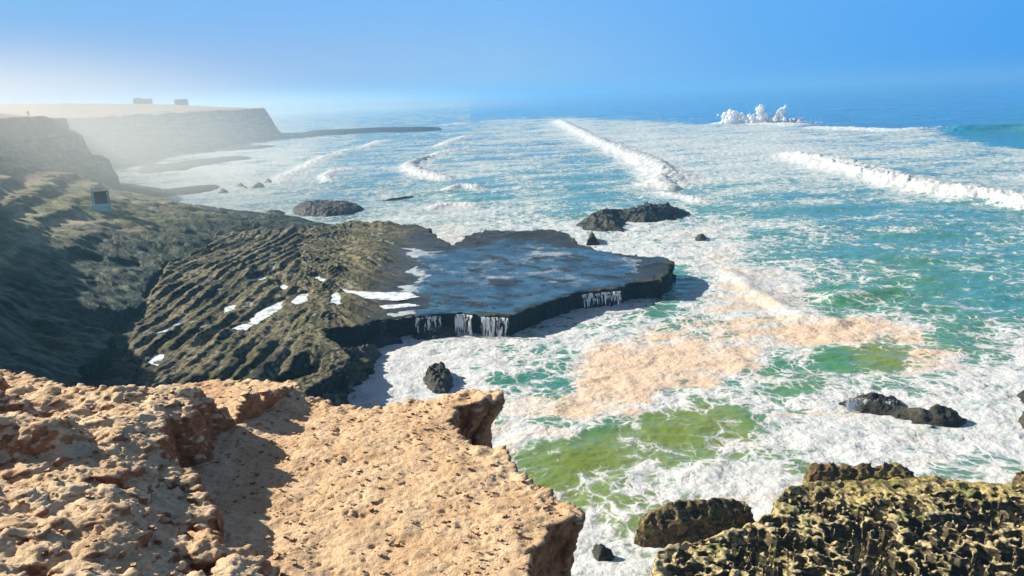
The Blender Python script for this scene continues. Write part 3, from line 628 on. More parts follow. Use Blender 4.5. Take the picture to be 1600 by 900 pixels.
# ================================================================== LOOSE ROCKS IN THE SURF
def rock(poly, z, H, label, cat='rock', mat=None, rough=0.3, step=None, seed=0, group=None, edge=0.7, name='sea_rock', flat=0.6, at=None):
    L = P(poly, z); lo = L.min(0) - .5; hi = L.max(0) + .5; size = max(hi - lo); step = step or max(.05, size / 150)
    X, Y = np.meshgrid(np.arange(lo[0], hi[0], step), np.arange(lo[1], hi[1], step))
    sc = min(size / 4, 3.0)
    def fn(x, y):
        d = sdf(L, x, y) + .12 * sc * fbm2(x / sc, y / sc, 4, seed); w = edge * min(hi - lo) * .35
        prof = sstep(0, 1, np.clip(d / w, 0, 1)) ** flat
        n = fbm2(x / sc, y / sc, 5, seed + 1) + .6 * (ridge2(x / sc * 1.7, y / sc * 1.7, 4, seed + 2) - .6)
        hz = H * prof * (1 + rough * 1.3 * n) + .08 * H * fbm2(x / sc * 6, y / sc * 6, 3, seed + 3)
        return np.where(d > 0, hz - .25, -1.2 + np.clip(d, -1, 0)), {}
    vox = step * .9; Z, _ = fn(X, Y); Z = np.maximum(Z, -1.3)
    v, q, n = remeshed(*solid_from_hf(X, Y, Z, -1.5), vox)
    x, y, zz = v.T
    v = v + n * (min(.25 * H, .12 * sc) * fbm3(x / sc * 2.5, y / sc * 2.5, zz / sc * 5, 4, seed + 4) + .05 * min(H, 1) * fbm3(x / sc * 9, y / sc * 9, zz / sc * 9, 3, seed + 5))[:, None]
    keep = v[:, 2] > -.9; q = q[keep[q].all(1)]; v, q, _ = compact(v, q, {})
    return link(name, mesh_from(name, v, q, mat or MAT_DARK), label=label, cat=cat, group=group)
rock([(893, 352), (905, 342), (940, 335), (970, 334), (1000, 328), (1040, 329), (1078, 328), (1085, 334), (1068, 340), (1010, 348), (985, 347), (982, 360), (940, 361), (910, 358)], 0.3, 2.3, 'long dark two-humped rock in white surf beyond the flooded reef', seed=300, rough=.45)
rock([(455, 326), (470, 321), (520, 320), (560, 320), (574, 328), (545, 335), (510, 338), (470, 337), (456, 334)], 0.2, 1.9, 'long flat topped grey green rock in the surf behind the mossy reef', seed=310, rough=.15, mat=MAT_FARROCK, flat=.35)
rock([(410, 333), (430, 330), (450, 333), (445, 338), (415, 338)], 0, .9, 'small low rock just left of the long flat topped rock', seed=320, mat=MAT_FARROCK)
rock([(592, 313), (620, 310), (648, 305), (652, 308), (625, 313), (600, 315)], 0, .7, 'thin slanting dark sliver of reef alone in the surf', seed=330, mat=MAT_FARROCK)
rock([(1082, 374), (1094, 369), (1106, 372), (1104, 379), (1088, 379)], 0, 1.0, 'small rounded black rock to the right of the two-humped rock', seed=340)
rock([(915, 383), (918, 373), (930, 371), (937, 382)], 0, 1.4, 'small pointed rock standing behind the flooded reef', seed=345)
rock([(982, 401), (986, 388), (1003, 389), (1006, 402)], 1.4, 1.2, 'small square block on the far edge of the flooded reef', seed=350)
rock([(655, 590), (668, 578), (690, 574), (708, 580), (712, 600), (700, 614), (672, 612)], 0.2, 1.2, 'round black wet rock amid foam beyond the sandy ledge', seed=360, rough=.5)
rock([(637, 526), (660, 516), (700, 512), (720, 516), (716, 526), (680, 532), (650, 533)], 0.1, 1.0, 'low brown rock lying under the falls of the reef front', seed=370)
rock([(560, 533), (600, 522), (632, 526), (636, 536), (600, 542), (570, 546)], 0.1, .9, 'flat dark rock in the shaded channel left of the falls', seed=375)
rock([(480, 585), (520, 560), (560, 548), (598, 545), (590, 565), (560, 580), (550, 605), (500, 625), (470, 620)], 0.3, 1.7, 'rugged dark rock mass washed by foam behind the sandy ledge', seed=380, rough=.6)
rock([(1300, 628), (1330, 618), (1400, 616), (1420, 630), (1440, 640), (1480, 640), (1522, 652), (1515, 664), (1470, 668), (1420, 662), (1390, 652), (1340, 644)], 0.2, 1.05, 'jagged bluish black rock ridge with water streaming off it', seed=390, rough=.6)
waterfall([(1315, 624), (1345, 622), (1400, 625)], .85, 'white water veil over the left end of the jagged ridge', 1.0, .9, 8)
rock([(1587, 590), (1600, 605), (1640, 600), (1650, 640), (1620, 670), (1586, 665), (1590, 630)], 0.3, 1.6, 'dark rock cut by the right edge of the picture', seed=400, rough=.5)
rock([(1440, 668), (1462, 666), (1470, 674), (1450, 676)], 0, .5, 'tiny black rock just under the jagged ridge', seed=405)
rock([(918, 858), (935, 856), (965, 868), (960, 880), (930, 884)], 0, .9, 'small dark rock in foam between the sandy cliff and pitted shelf', seed=410)
for i, (p, lb) in enumerate([([(368, 290), (378, 286), (386, 292)], 'little rock at the left of the pair off the beach'), ([(392, 292), (408, 284), (416, 291)], 'peaked little rock at the right of the pair off the beach'), ([(412, 284), (428, 282), (426, 285)], 'flat speck of rock behind the peaked little rock'),
    ([(340, 300), (355, 296), (357, 301)], 'dark pebble-like rock at the edge of the wet beach')]):
    rock([(p[0][0], p[0][1] + 2), p[0], p[1], p[2], (p[2][0], p[2][1] + 2)], 0, 1.3, lb, seed=420 + i * 5, mat=MAT_FARROCK, edge=1)
rock([(455, 211), (480, 206), (540, 204), (600, 201), (690, 200), (692, 205), (620, 208), (560, 210), (490, 214), (455, 217)], 0, 2.0, 'long straight low reef running out from the headland', seed=450, mat=MAT_FARROCK, rough=.1, name='reef', cat='reef', flat=.3, edge=.5)
for i, (p, lb) in enumerate([([(215, 262), (300, 250), (380, 243), (402, 247), (330, 256), (250, 270), (215, 278)], 'farther wide grey tidal flat of rock in the misty bay'), ([(205, 300), (260, 296), (340, 288), (352, 294), (290, 304), (200, 318)], 'nearer wide grey tidal flat beside the grassy cliff'),
    ([(300, 235), (370, 228), (450, 222), (440, 228), (360, 236)], 'farthest thin tidal flat below the headland'), ([(335, 352), (372, 348), (408, 357), (412, 366), (360, 372), (330, 366)], 'pale flat rock between the shaded valley and the surf')]):
    rock(p, 0, .8, lb, seed=460 + i * 5, mat=MAT_FARROCK, rough=.2, name='tidal_flat', cat='tidal flat', flat=.3, edge=.6)

# ================================================================== PITTED SHELF (bottom right)
KARST = P([(1012, 960), (1012, 880), (1020, 858), (1060, 838), (1150, 815), (1195, 795), (1212, 760), (1250, 745), (1330, 742), (1450, 738), (1500, 745), (1560, 748), (1700, 752), (1760, 800), (1800, 960), (1800, 1200), (1100, 1200)], 1.6)
K1 = P([(988, 796), (998, 775), (1040, 762), (1100, 758), (1145, 754), (1175, 762), (1186, 772), (1170, 782), (1130, 790), (1080, 800), (1040, 806), (1005, 804)], 1.9)
K2 = P([(1252, 705), (1300, 706), (1350, 708), (1400, 706), (1428, 715), (1455, 730), (1430, 732), (1380, 730), (1310, 728), (1262, 724), (1250, 716)], 2.3)
K3 = P([(1572, 716), (1600, 712), (1680, 715), (1700, 745), (1640, 752), (1596, 744)], 2.2)
def karst_pits(x, y, z, s=1.0):
    wx = x + .35 * fbm2(x / .8, y / .8, 3, 500); wy = y + .35 * fbm2(x / .8, y / .8, 3, 501)
    a = fbm2(wx / (.55 * s), wy / (.5 * s), 3, 502); b = fbm2(wx / (.2 * s), wy / (.2 * s), 2, 503)
    return a * .8 + b * .35
def karst(x, y):
    px, py = PIX(x, y, np.full_like(x, 1.6)); d = sdf(KARST, x, y) + .5 * fbm2(x / 2.5, y / 2.5, 4, 505)
    pit_amt = sstep(742, 815, py + 25 * fbm2(x / 4, y / 4, 3, 506)) * sstep(.2, 1.5, d) * (1 - .75 * sstep(0, 1, np.clip((1090 - px) / 60, 0, 1)))
    p = karst_pits(x, y, 0)
    hole = sstep(.06, -.02, p + .45 * fbm2(x / 2.4, y / 2.0, 3, 511))
    top = 1.55 + .35 * fbm2(x / 5, y / 4, 3, 507) + .16 * fbm2(x / .8, y / .5, 4, 508) + .10 * ridge2(x / .4, y / .4, 3, 509) - hole * 1.15 * pit_amt + .2 * np.clip(p, 0, .5) * pit_amt
    fs = ridge2(x / 3.2 + .3 * fbm2(x, y, 2, 512), y / 2.2, 2, 513); top = top - .6 * sstep(.86, .95, fs) - .18 * sstep(.55, .8, ridge2(x / .22, y / .2, 2, 514)) * pit_amt
    z = -1.5 + (top + 1.5) * sstep(-.5, .5, d)
    return z, {'pit': hole * pit_amt, 'px': np.clip((py - 740) / 80, 0, 1)}
def mat_karst():
    t = NT('pitted_shelf_rock'); pos = t.pos(); n = t.noise(pos, 1.1, 8, .7); n2 = t.noise(pos, 5, 8, .7)
    base = t.mix(t.rng(n, .42, .56), (.11, .09, .025), (.38, .31, .085))
    base = t.mix(t.rng(t.math('ADD', n2, t.math('MULTIPLY', t.attr('px'), .12)), .5, .62, 0, .85), base, (.60, .50, .29))
    base = t.mix(t.rng(t.noise(pos, .5, 5, .6), .55, .68, 0, .8), base, (.13, .17, .03))
    base = t.mix(t.rng(t.noise(pos, 3.1, 6, .7), .53, .62, 0, .6), base, (.06, .03, .02))
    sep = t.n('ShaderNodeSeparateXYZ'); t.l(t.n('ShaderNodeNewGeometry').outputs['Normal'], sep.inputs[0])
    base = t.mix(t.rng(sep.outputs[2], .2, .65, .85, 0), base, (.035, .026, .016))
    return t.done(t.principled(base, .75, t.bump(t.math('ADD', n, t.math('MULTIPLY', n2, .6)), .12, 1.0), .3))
MAT_KARST = mat_karst()
def kdisp(v, n):
    x, y, z = v.T; side = 1 - sstep(.3, .75, n[:, 2])
    return v + n * (.10 * fbm3(x / .35, y / .35, z / .35, 4, 520) - side * .12 * ridge2((x + y) / .6, z / .4, 3, 521))[:, None]
k0 = KARST.min(0); k1 = KARST.max(0)
build_solid('pitted_shelf', k0[0] - 1, min(k1[0] + 1, 34), max(k0[1], 22), k1[1] + 1, .085, .075, karst, -1.5, kdisp, MAT_KARST, label='broad yellowish rock shelf riddled with dark holes at the bottom right', cat='rock shelf')
def mat_block():
    t = NT('dark_mossy_block'); pos = t.pos(); n = t.noise(pos, 1.6, 8, .7); n2 = t.noise(pos, 5, 8, .7)
    base = t.mix(t.rng(n, .42, .58), (.035, .024, .014), (.20, .15, .055)); base = t.mix(t.rng(n2, .5, .6, 0, .9), base, (.34, .29, .12)); base = t.mix(t.rng(t.noise(pos, .7, 4, .6), .5, .62, 0, .6), base, (.09, .045, .025))
    return t.done(t.principled(base, .7, t.bump(t.math('ADD', n, t.math('MULTIPLY', n2, .6)), .15, 1.0), .3))
MAT_BLOCK = mat_block()
def block(name, L, H, zb, label, seed):
    def fn(x, y):
        d = sdf(L, x, y) + .25 * fbm2(x / 1.2, y / 1.2, 4, seed); p = karst_pits(x + 50, y, 0, .8)
        top = H * (1 - .42 * sstep(1.5, 0, d)) + .2 * fbm2(x / 1.8, y / 1.2, 3, seed + 1) + .12 * ridge2(x / .4, y / .35, 3, seed + 2) - sstep(0, -.1, p) * .30
        return -1.5 + (top + 1.5) * sstep(-.3, .35, d), {}
    lo = L.min(0) - .8; hi = L.max(0) + .8
    build_solid(name, lo[0], hi[0], lo[1], hi[1], .08, .07, fn, -1.5, kdisp, MAT_BLOCK, label=label, cat='boulder')
block('boulder', K1, 1.75, 0, 'dark red-brown boulder beside the green channel at the left of the pitted shelf', 530)
block('boulder', K2, 2.5, 0, 'long blackish boulder with a pale patch at the back of the pitted shelf', 540)
block('boulder', K3, 2.3, 0, 'brown boulder cut by the right edge behind the pitted shelf', 550)

# ================================================================== FOREGROUND CLIFF LEDGE
ZS = 17.0
FG = P([(-300, 560), (-60, 560), (0, 572), (60, 588), (110, 600), (190, 606), (260, 598), (300, 592), (345, 590), (400, 591), (455, 592), (462, 612), (500, 615), (530, 624), (560, 634), (600, 632), (640, 622), (700, 622), (745, 615), (770, 613), (784, 616), (776, 634), (764, 652), (764, 664), (780, 676), (786, 692), (800, 706), (812, 728), (824, 742), (850, 756), (870, 770), (893, 780), (912, 793), (917, 830), (916, 880), (920, 1000), (900, 1500), (-300, 1500)], ZS)
_plate = [(-300, 560, 18.6), (-60, 562, 18.4), (0, 572, 18.3), (60, 588, 18.2), (110, 600, 18.1), (190, 606, 18.05), (260, 598, 18.0), (300, 592, 18.0), (345, 590, 17.95), (400, 591, 17.7), (455, 594, 17.2), (455, 600, 17.2), (400, 598, 17.65), (345, 598, 17.9), (310, 600, 18.0), (303, 628, 18.0), (262, 641, 18.0), (266, 690, 17.85), (298, 724, 17.75), (314, 750, 17.7), (322, 785, 17.6), (338, 825, 17.5), (349, 852, 17.4), (430, 885, 17.15), (470, 1000, 17.2), (300, 1500, 17.6), (-300, 1500, 17.9)]
PLATE = P(_plate)
PIT = P([(704, 646), (712, 640), (740, 634), (766, 628), (800, 632), (800, 700), (785, 696), (760, 692), (735, 688), (716, 676), (704, 662)], ZS)
STEP = P([(912, 797), (880, 806), (852, 812), (846, 835), (822, 858), (818, 900), (824, 1000), (960, 1000), (960, 797)], ZS)
HOLE = P([(0, 715), (40, 712), (95, 716), (110, 745), (60, 760), (0, 762), (-60, 760), (-60, 715)], 17.6)
BLK = P([(-60, 650), (0, 655), (50, 662), (95, 680), (105, 705), (60, 708), (0, 712), (-60, 712)], 18.1)
CAVE = P([(284, 812), (292, 802), (308, 806), (312, 824), (300, 840), (286, 838)], 17.5)
def fore(x, y):
    px, py = PIX(x, y, np.full_like(x, ZS))
    jag = .16 * fbm2(x / .6, y / .6, 4, 600)
    d = sdf(FG, x, y) + jag
    slab = ZS + .05 * fbm2(x / 1.6, y / 1.2, 3, 601) + .045 * fbm2(x / .42, y / .3, 4, 602) + .04 * np.clip(ridge2(x / .2, y / .14, 3, 603) - .55, 0, 1)
    slab = slab - .10 * sstep(.9, 0, d) + .08 * sstep(.6, .1, d) * ridge2(x / .3, y / .3, 3, 604)
    slab = slab + .10 * sstep(.9, .2, d) * sstep(700, 640, py) * sstep(620, 700, px)
    dp = sdf(PLATE, x, y) + .20 * fbm2(x / .7, y / .7, 4, 605, .55) + .03 * ridge2(x / .15, y / .15, 2, 606)
    hz = np.interp(px, [-300, 0, 250, 345, 400, 455], [18.35, 18.2, 18.0, 17.95, 17.75, 17.2])
    near = np.interp(py, [600, 720, 850, 1000], [0, -.05, -.45, -.35]); hz = hz + near * sstep(180, 300, px)
    lb = (.20 * fbm2(x / 1.1, y / .9, 4, 607) + .10 * (ridge2(x / .5, y / .4, 4, 608) - .5)) / .07 + .5 * fbm2(x / .25, y / .2, 3, 617)
    lf_ = np.floor(lb); lump = .07 * (lf_ + sstep(.55, .95, lb - lf_) * .8 + .2 * (lb - lf_)) + .03 * fbm2(x / .12, y / .1, 3, 609)
    hol = sstep(0, .35, sdf(HOLE, x, y) + .15 * fbm2(x / .5, y / .5, 3, 610))
    blk = sstep(-.3, .1, sdf(BLK, x, y) + .12 * fbm2(x / .4, y / .4, 3, 618))
    top = hz + lump - .75 * hol + .38 * blk
    basin = .35 * sstep(.12, .4, fbm2(x / 1.3 + 3, y / 1.0, 3, 611)); top = top - basin
    inside = sstep(-.06, .12, dp)
    foot = .12 * sstep(-.6, 0, dp) * (1 - inside)
    z = (slab + foot) * (1 - inside) + top * inside
    z = z - 1.9 * sstep(-.05, .15, sdf(PIT, x, y) + .1 * fbm2(x / .3, y / .3, 3, 612))
    st = sstep(-.03, .12, sdf(STEP, x, y) + .12 * fbm2(x / .25, y / .25, 4, 613)); z = z - st * (1.7 + .25 * fbm2(x / .35, y / .35, 3, 614))
    z = z - .35 * sstep(0, .1, sdf(CAVE, x, y))
    z = 14.0 + (z - 14.0) * sstep(-.06, .06, d)
    return z, {'plate': inside}
def fdisp(v, n):
    x, y, z = v.T; side = 1 - sstep(.35, .8, n[:, 2])
    s = x * .6 - y * .8
    flute = side * (.16 * ridge2(s / .19 + .3 * fbm2(z / .4, s / .4, 2, 625), z / 1.6, 3, 620) - .03)
    d = .035 * fbm3(x / .28, y / .28, z / .28, 4, 621) + .04 * fbm3(x / .09, y / .09, z / .07, 4, 622, .6) * (.35 + .65 * sstep(17.15, 17.5, z)) + flute
    # little dents and crumbs
    cr = np.clip(fbm3(x / .045, y / .045, z / .045, 2, 623) - .15, 0, 1) * .035
    pk = -np.clip(fbm3(x / .11 + 7, y / .11, z / .11, 2, 624) - .28, 0, 1) * .12
    o = v + n * (d + cr + pk)[:, None]
    tip = np.array(W(776, 622, 17)); near_ = sstep(1.1, .3, np.hypot(o[:, 0] - tip[0], o[:, 1] - tip[1])); o[:, 0] -= near_ * .28 * sstep(16.98, 16.3, o[:, 2]) * sstep(14.9, 15.9, o[:, 2])
    o[:, 0] -= side * .22 * sstep(17.0, 16.3, z) * (x > 0)
    return o
def mat_fore():
    t = NT('sandy_cliff_rock'); g = t.n('ShaderNodeNewGeometry'); pos = g.outputs['Position']
    n = t.noise(pos, 1.3, 8, .65); n2 = t.noise(pos, 9, 8, .7); n3 = t.noise(pos, 40, 4, .6)
    sand = t.mix(t.rng(n, .38, .62), (.66, .46, .275), (.80, .59, .38))
    sand = t.mix(t.rng(n2, .34, .48, .7, 0), sand, (.38, .20, .10)); sand = t.mix(t.rng(t.noise(pos, .45, 5, .6), .5, .7, 0, .35), sand, (.60, .31, .16))
    sand = t.mix(t.math('MULTIPLY', t.attr('plate'), t.rng(n, .4, .6, .15, .75)), sand, (.78, .62, .42))
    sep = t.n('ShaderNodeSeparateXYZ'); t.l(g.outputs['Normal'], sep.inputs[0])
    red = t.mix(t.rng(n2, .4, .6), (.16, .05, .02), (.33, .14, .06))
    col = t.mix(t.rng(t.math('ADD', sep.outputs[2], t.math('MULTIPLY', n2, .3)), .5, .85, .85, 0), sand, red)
    b = t.bump(t.math('ADD', n2, t.math('MULTIPLY', n3, .35)), .06, .9)
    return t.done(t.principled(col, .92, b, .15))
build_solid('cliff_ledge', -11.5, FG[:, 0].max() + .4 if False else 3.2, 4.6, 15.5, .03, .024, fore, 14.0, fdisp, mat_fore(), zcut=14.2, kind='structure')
rs = np.random.RandomState(11); GV = []; GQ = []
def crumb(cx, cy, cz, r, rs, V, Q):
    b = len(V); k = np.array([(-1, -1, -1), (1, -1, -1), (1, 1, -1), (-1, 1, -1), (-1, -1, 1), (1, -1, 1), (1, 1, 1), (-1, 1, 1)], float)
    k = k * rs.uniform(.35, .8, (8, 3)) * r; a = rs.uniform(0, 6.28); c, s_ = math.cos(a), math.sin(a)
    for q in k: V.append((cx + q[0] * c - q[1] * s_, cy + q[0] * s_ + q[1] * c, cz + q[2] * .7))
    Q += [tuple(b + i for i in f) for f in ((0, 3, 2, 1), (4, 5, 6, 7), (0, 1, 5, 4), (1, 2, 6, 5), (2, 3, 7, 6), (3, 0, 4, 7))]
N_ = 5200; gx_ = rs.uniform(-11, 2.6, N_); gy_ = rs.uniform(5.5, 14.5, N_)
ok_ = (sdf(FG, gx_, gy_) > .12) & (sdf(PIT, gx_, gy_) < -.15) & (fbm2(gx_ / .8, gy_ / .8, 3, 650) > rs.uniform(-.5, .4, N_)); zz_, _ = fore(gx_, gy_)
for a_, b_, c_ in zip(gx_[ok_], gy_[ok_], zz_[ok_]): crumb(a_, b_, c_ + .012, .012 + .03 * rs.rand() ** 4 + .008 * rs.rand(), rs, GV, GQ)
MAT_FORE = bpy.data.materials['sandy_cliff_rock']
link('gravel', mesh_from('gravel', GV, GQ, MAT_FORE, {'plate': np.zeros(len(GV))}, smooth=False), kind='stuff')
for i_, (px_, py_, z_, r_, lb_) in enumerate([(-6, 548, 18.45, .26, 'small red-brown rock poking up at the left edge above the sandy ledge'), (72, 594, 18.25, .15, 'rounded brown stone on the far rim of the sandy ledge'), (138, 752, 17.55, .09, 'small pale stone in the hollow of the rough ledge at lower left'), (358, 846, 17.45, .08, 'small pale stone at the foot of the rough ridge beside the shadow')]):
    bx_, by_ = W(px_, py_, z_); me_ = bpy.data.meshes.new('loose_stone'); import bmesh
    bm_ = bmesh.new(); bmesh.ops.create_icosphere(bm_, subdivisions=4, radius=1.0); bm_.to_mesh(me_); bm_.free(); n_ = len(me_.vertices); v_ = np.empty(n_ * 3); me_.vertices.foreach_get('co', v_); v_ = v_.reshape(-1, 3)
    v_ = v_ * (1 + .35 * fbm3(v_[:, 0] * 1.3 + i_ * 9, v_[:, 1] * 1.3, v_[:, 2] * 1.3, 4, 660))[:, None] * np.array([1.15, .9, .75]) * r_
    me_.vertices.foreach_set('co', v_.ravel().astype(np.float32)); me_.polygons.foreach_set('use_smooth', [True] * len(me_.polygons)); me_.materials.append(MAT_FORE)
    zz2, _ = fore(np.array([[bx_]]), np.array([[by_]])); o_ = link('loose_stone', me_, label=lb_, cat='stone'); o_.location = (bx_, by_, float(zz2[0, 0]) + r_ * .3)
# the cliff under and around the ledge, down to the sea
def mat_cliffbody(): return mat_rock('cliff_rock', (.12, .06, .03), (.3, .17, .09), (.5, .33, .19), 1.5, (1, 1, 3), .9, None, .2)
FG2 = np.array([p for p in FG if p[1] > 4.5]); 
def body(x, y):
    d = sdf(BODY, x, y) + .3 * fbm2(x / 1.5, y / 1.5, 4, 640); return -2 + 16.3 * sstep(-.25, .15, d), {}
inner = [(-16, -8), (1.2, -8), (1.5, 5), (1.2, 7.5), (.7, 9), (-.3, 10.2), (-3, 11), (-8, 13.2), (-12, 14), (-16, 14)]
BODY = np.array(inner)
build_solid('cliff_base', -20, 3.5, -8, 16, .25, .22, body, -2, lambda v, n: v + n * (.35 * fbm3(v[:, 0] / 2, v[:, 1] / 2, v[:, 2] / 1, 4, 641))[:, None], mat_cliffbody(), zcut=-1.5, kind='structure')

# ================================================================== SPRAY AND ROLLING FOAM
def droplets(C, r, rs_, base):
    k = np.array([(-1, -1, -1), (1, -1, -1), (1, 1, -1), (-1, 1, -1), (-1, -1, 1), (1, -1, 1), (1, 1, 1), (-1, 1, 1)], float)
    V = C[:, None, :] + k[None] * r[:, None, None] * rs_.uniform(.4, .9, (len(C), 8, 3))
    f = np.array([(0, 3, 2, 1), (4, 5, 6, 7), (0, 1, 5, 4), (1, 2, 6, 5), (2, 3, 7, 6), (3, 0, 4, 7)])
    return V.reshape(-1, 3), (f[None] + base + 8 * np.arange(len(C))[:, None, None]).reshape(-1, 4)
def foam_heap(name, pts, H, Wd, label, cat, seed, spikes=(), group=None, vox=None, mat=None, drops=0, namp=.30):
    L = P([(p[0], p[1]) for p in pts], 0); lo = L.min(0) - Wd * 2.2; hi = L.max(0) + Wd * 2.2; st = vox or max(.18, Wd / 11)
    X, Y = np.meshgrid(np.arange(lo[0], hi[0], st), np.arange(lo[1], hi[1], st))
    d, s, par = linedist(L, X + Wd * .4 * fbm2(X / Wd, Y / Wd, 3, seed), Y + Wd * .4 * fbm2(X / Wd, Y / Wd, 3, seed + 1)); n = len(L) - 1
    hp = np.interp(par, np.arange(n + 1), [p[2] if len(p) > 2 else 1.0 for p in pts])
    prof = np.sqrt(np.clip(1 - (d / (Wd * (.45 + .55 * hp))) ** 2, 0, 1))
    Z = H * hp * prof * (.55 + .65 * np.clip(ridge2(X / Wd * .9, Y / Wd * .9, 4, seed + 2), 0, 1.2))
    for (sx, sy, sh, sr) in spikes:
        q = np.array(W(sx, sy, 0)); Z = np.maximum(Z, sh * np.exp(-((np.hypot(X - q[0], Y - q[1]) / sr) ** 1.9)) * (.85 + .35 * fbm2(X / 3, Y / 3, 4, seed + 5)))
    Z = np.where(Z > .1, Z, -.8)
    v, q, nn = remeshed(*solid_from_hf(X, Y, Z, -1.2), st * .9); x, y, z = v.T
    v = v + nn * (namp * Wd * .5 * fbm3(x / (Wd * .4), y / (Wd * .4), z / (Wd * .4), 5, seed + 3, .72))[:, None]
    keep = v[:, 2] > -.5; q = q[keep[q].all(1)]; v, q, _ = compact(v, q, {})
    if drops:                                            # torn off spray round the tops
        rs_ = np.random.RandomState(seed); ok = np.where(v[:, 2] > .45 * H)[0]; ii = rs_.choice(ok, drops)
        C_ = v[ii] + rs_.normal(0, .22 * Wd, (drops, 3)) * np.array([1, 1, .35]) + np.array([0, 0, .12 * H]); DV, DQ = droplets(C_, rs_.uniform(.03, .16, drops), rs_, len(v))
        v = np.concatenate([v, DV]); q = np.concatenate([q, DQ])
    return link(name, mesh_from(name, v, q, mat or MAT_FOAM), label=label, cat=cat, group=group)
MAT_FARFOAM = mat_foam('far_foam', 0, .35)
def mat_spray():
    t = NT('white_spray'); df = t.n('ShaderNodeBsdfDiffuse'); df.inputs[0].default_value = (.93, .94, .95, 1); tl = t.n('ShaderNodeBsdfTranslucent'); tl.inputs[0].default_value = (.95, .96, .97, 1); mx = t.n('ShaderNodeMixShader'); mx.inputs[0].default_value = .5
    t.l(df.outputs[0], mx.inputs[1]); t.l(tl.outputs[0], mx.inputs[2]); return t.done(mx.outputs[0])
MAT_SPRAY = mat_spray()
def spray_burst(seed, label):
    import bmesh
    rs_ = np.random.RandomState(seed); bm_ = bmesh.new(); bmesh.ops.create_icosphere(bm_, subdivisions=2, radius=1.0); me_ = bpy.data.meshes.new('t'); bm_.to_mesh(me_); bm_.free()
    v0 = np.empty(len(me_.vertices) * 3); me_.vertices.foreach_get('co', v0); v0 = v0.reshape(-1, 3); f0 = np.array([list(p_.vertices) for p_ in me_.polygons]); bpy.data.meshes.remove(me_)
    base = np.array(W(1192, 194, 0)); rad = base / np.hypot(*base); right = np.array([rad[1], -rad[0]]); k = np.hypot(*base) / F * 1.0
    S = []
    def puff(px, py, r, n, sx, sy, rr=.5):
        for _ in range(int(n * 2.6)):
            qx = px + rs_.normal(0, sx); qy = min(py + rs_.normal(0, sy), 195); S.append((qx, qy, r * .5 * rs_.uniform(1 - rr, 1 + rr), rs_.normal(0, 2.0)))
    for px in range(1136, 1246, 4): puff(px, 192 - (3 if px < 1215 else 0), 2.1 if px < 1235 else 1.4, 4, 3, 2)
    puff(1146, 181, 2.3, 14, 6, 3.0); puff(1160, 184, 2.2, 10, 7, 2.5); puff(1173, 188, 2.0, 8, 6, 2.5)
    puff(1187, 175, 1.6, 12, 2.6, 3.2); puff(1190, 183, 2.0, 12, 4.5, 3)
    for t_ in np.linspace(0, 1, 34):                                   # fan leaning up to the right
        S.append((1202 + 19 * t_ + rs_.normal(0, 1.6), 190 - 21 * t_ + rs_.normal(0, 1.2), 1.3 - .95 * t_, rs_.normal(0, 1)))
        S.append((1216 + 5 * t_ + rs_.normal(0, 1.0), 190 - 18 * t_ + rs_.normal(0, 1.2), 1.35 - 1.0 * t_, rs_.normal(0, 1)))
    puff(1214, 186, 1.8, 12, 4, 2.5); puff(1255, 195, .9, 10, 8, 1)
    V = []; Q = []
    for (qx, qy, r_, dy) in S:
        c_ = base + right * (qx - 1192) * k + rad * dy; z_ = (194.5 - qy) * k; Q.append(f0 + len(V) * len(v0)); V.append(v0 * r_ + np.array([c_[0], c_[1], z_]))
    v, q, nn = remeshed(np.concatenate(V), np.concatenate(Q), .3); x, y, z = v.T
    v = v + nn * (.5 * fbm3(x / 1.3, y / 1.3, z / 1.3, 4, seed + 3, .65))[:, None]
    # torn drops
    n_ = 1500; S_ = np.array(S); j_ = rs_.randint(0, len(S_), n_); q_ = S_[j_] + rs_.normal(0, 1, (n_, 4)) * np.array([2.6, 2.6, 0, 1.5]); q_[:, 1] = np.minimum(q_[:, 1] + .4, 194)
    C_ = np.concatenate([base[None] + right[None] * ((q_[:, 0] - 1192) * k)[:, None] + rad[None] * q_[:, 3:4], ((194.5 - q_[:, 1]) * k)[:, None]], 1)
    DV, DQ = droplets(C_, rs_.uniform(.06, .24, n_), rs_, len(v))
    return link('breaking_wave', mesh_from('breaking_wave', np.concatenate([v, DV]), np.concatenate([q, DQ]), MAT_SPRAY), label=label, cat='breaking wave')
spray_burst(700, 'burst of white spray with two tall peaks far out at sea')
foam_heap('breaking_wave', [(874, 189, .8), (892, 199, 1), (920, 212, .8), (945, 226, .9), (975, 239, .8), (1005, 250, 1), (1030, 262, 1.1), (1048, 275, .8), (1030, 288, 1), (1052, 296, .5)], 2.1, 2.6, 'long diagonal roll of white foam in the middle of the bay', 'breaking wave', 720, mat=MAT_FARFOAM, vox=.4, drops=0, namp=.22)
foam_heap('breaking_wave', [(1262, 243, .3), (1290, 252, .9), (1330, 264, 1.2), (1370, 273, 1), (1420, 286, 1), (1470, 297, .9), (1530, 308, .8), (1600, 318, .8), (1700, 335, .7)], 2.0, 2.1, 'bright white surf line running to the right edge', 'breaking wave', 740, mat=MAT_FARFOAM, vox=.35, drops=0, namp=.22)
foam_heap('breaking_wave', [(738, 234, .3), (700, 241, .5), (660, 250, .8), (638, 260, 1), (655, 270, 1), (700, 280, .6)], 1.6, 2.4, 'curved small breaker left of the middle of the bay', 'breaking wave', 760, mat=MAT_FARFOAM, vox=.35, drops=0, namp=.22)
foam_heap('wave_spray', [(990, 462, .6), (1005, 452, 1), (1025, 446, .7)], 1.5, 1.6, 'white splash against the right end of the flooded reef', 'spray', 780, vox=.15)

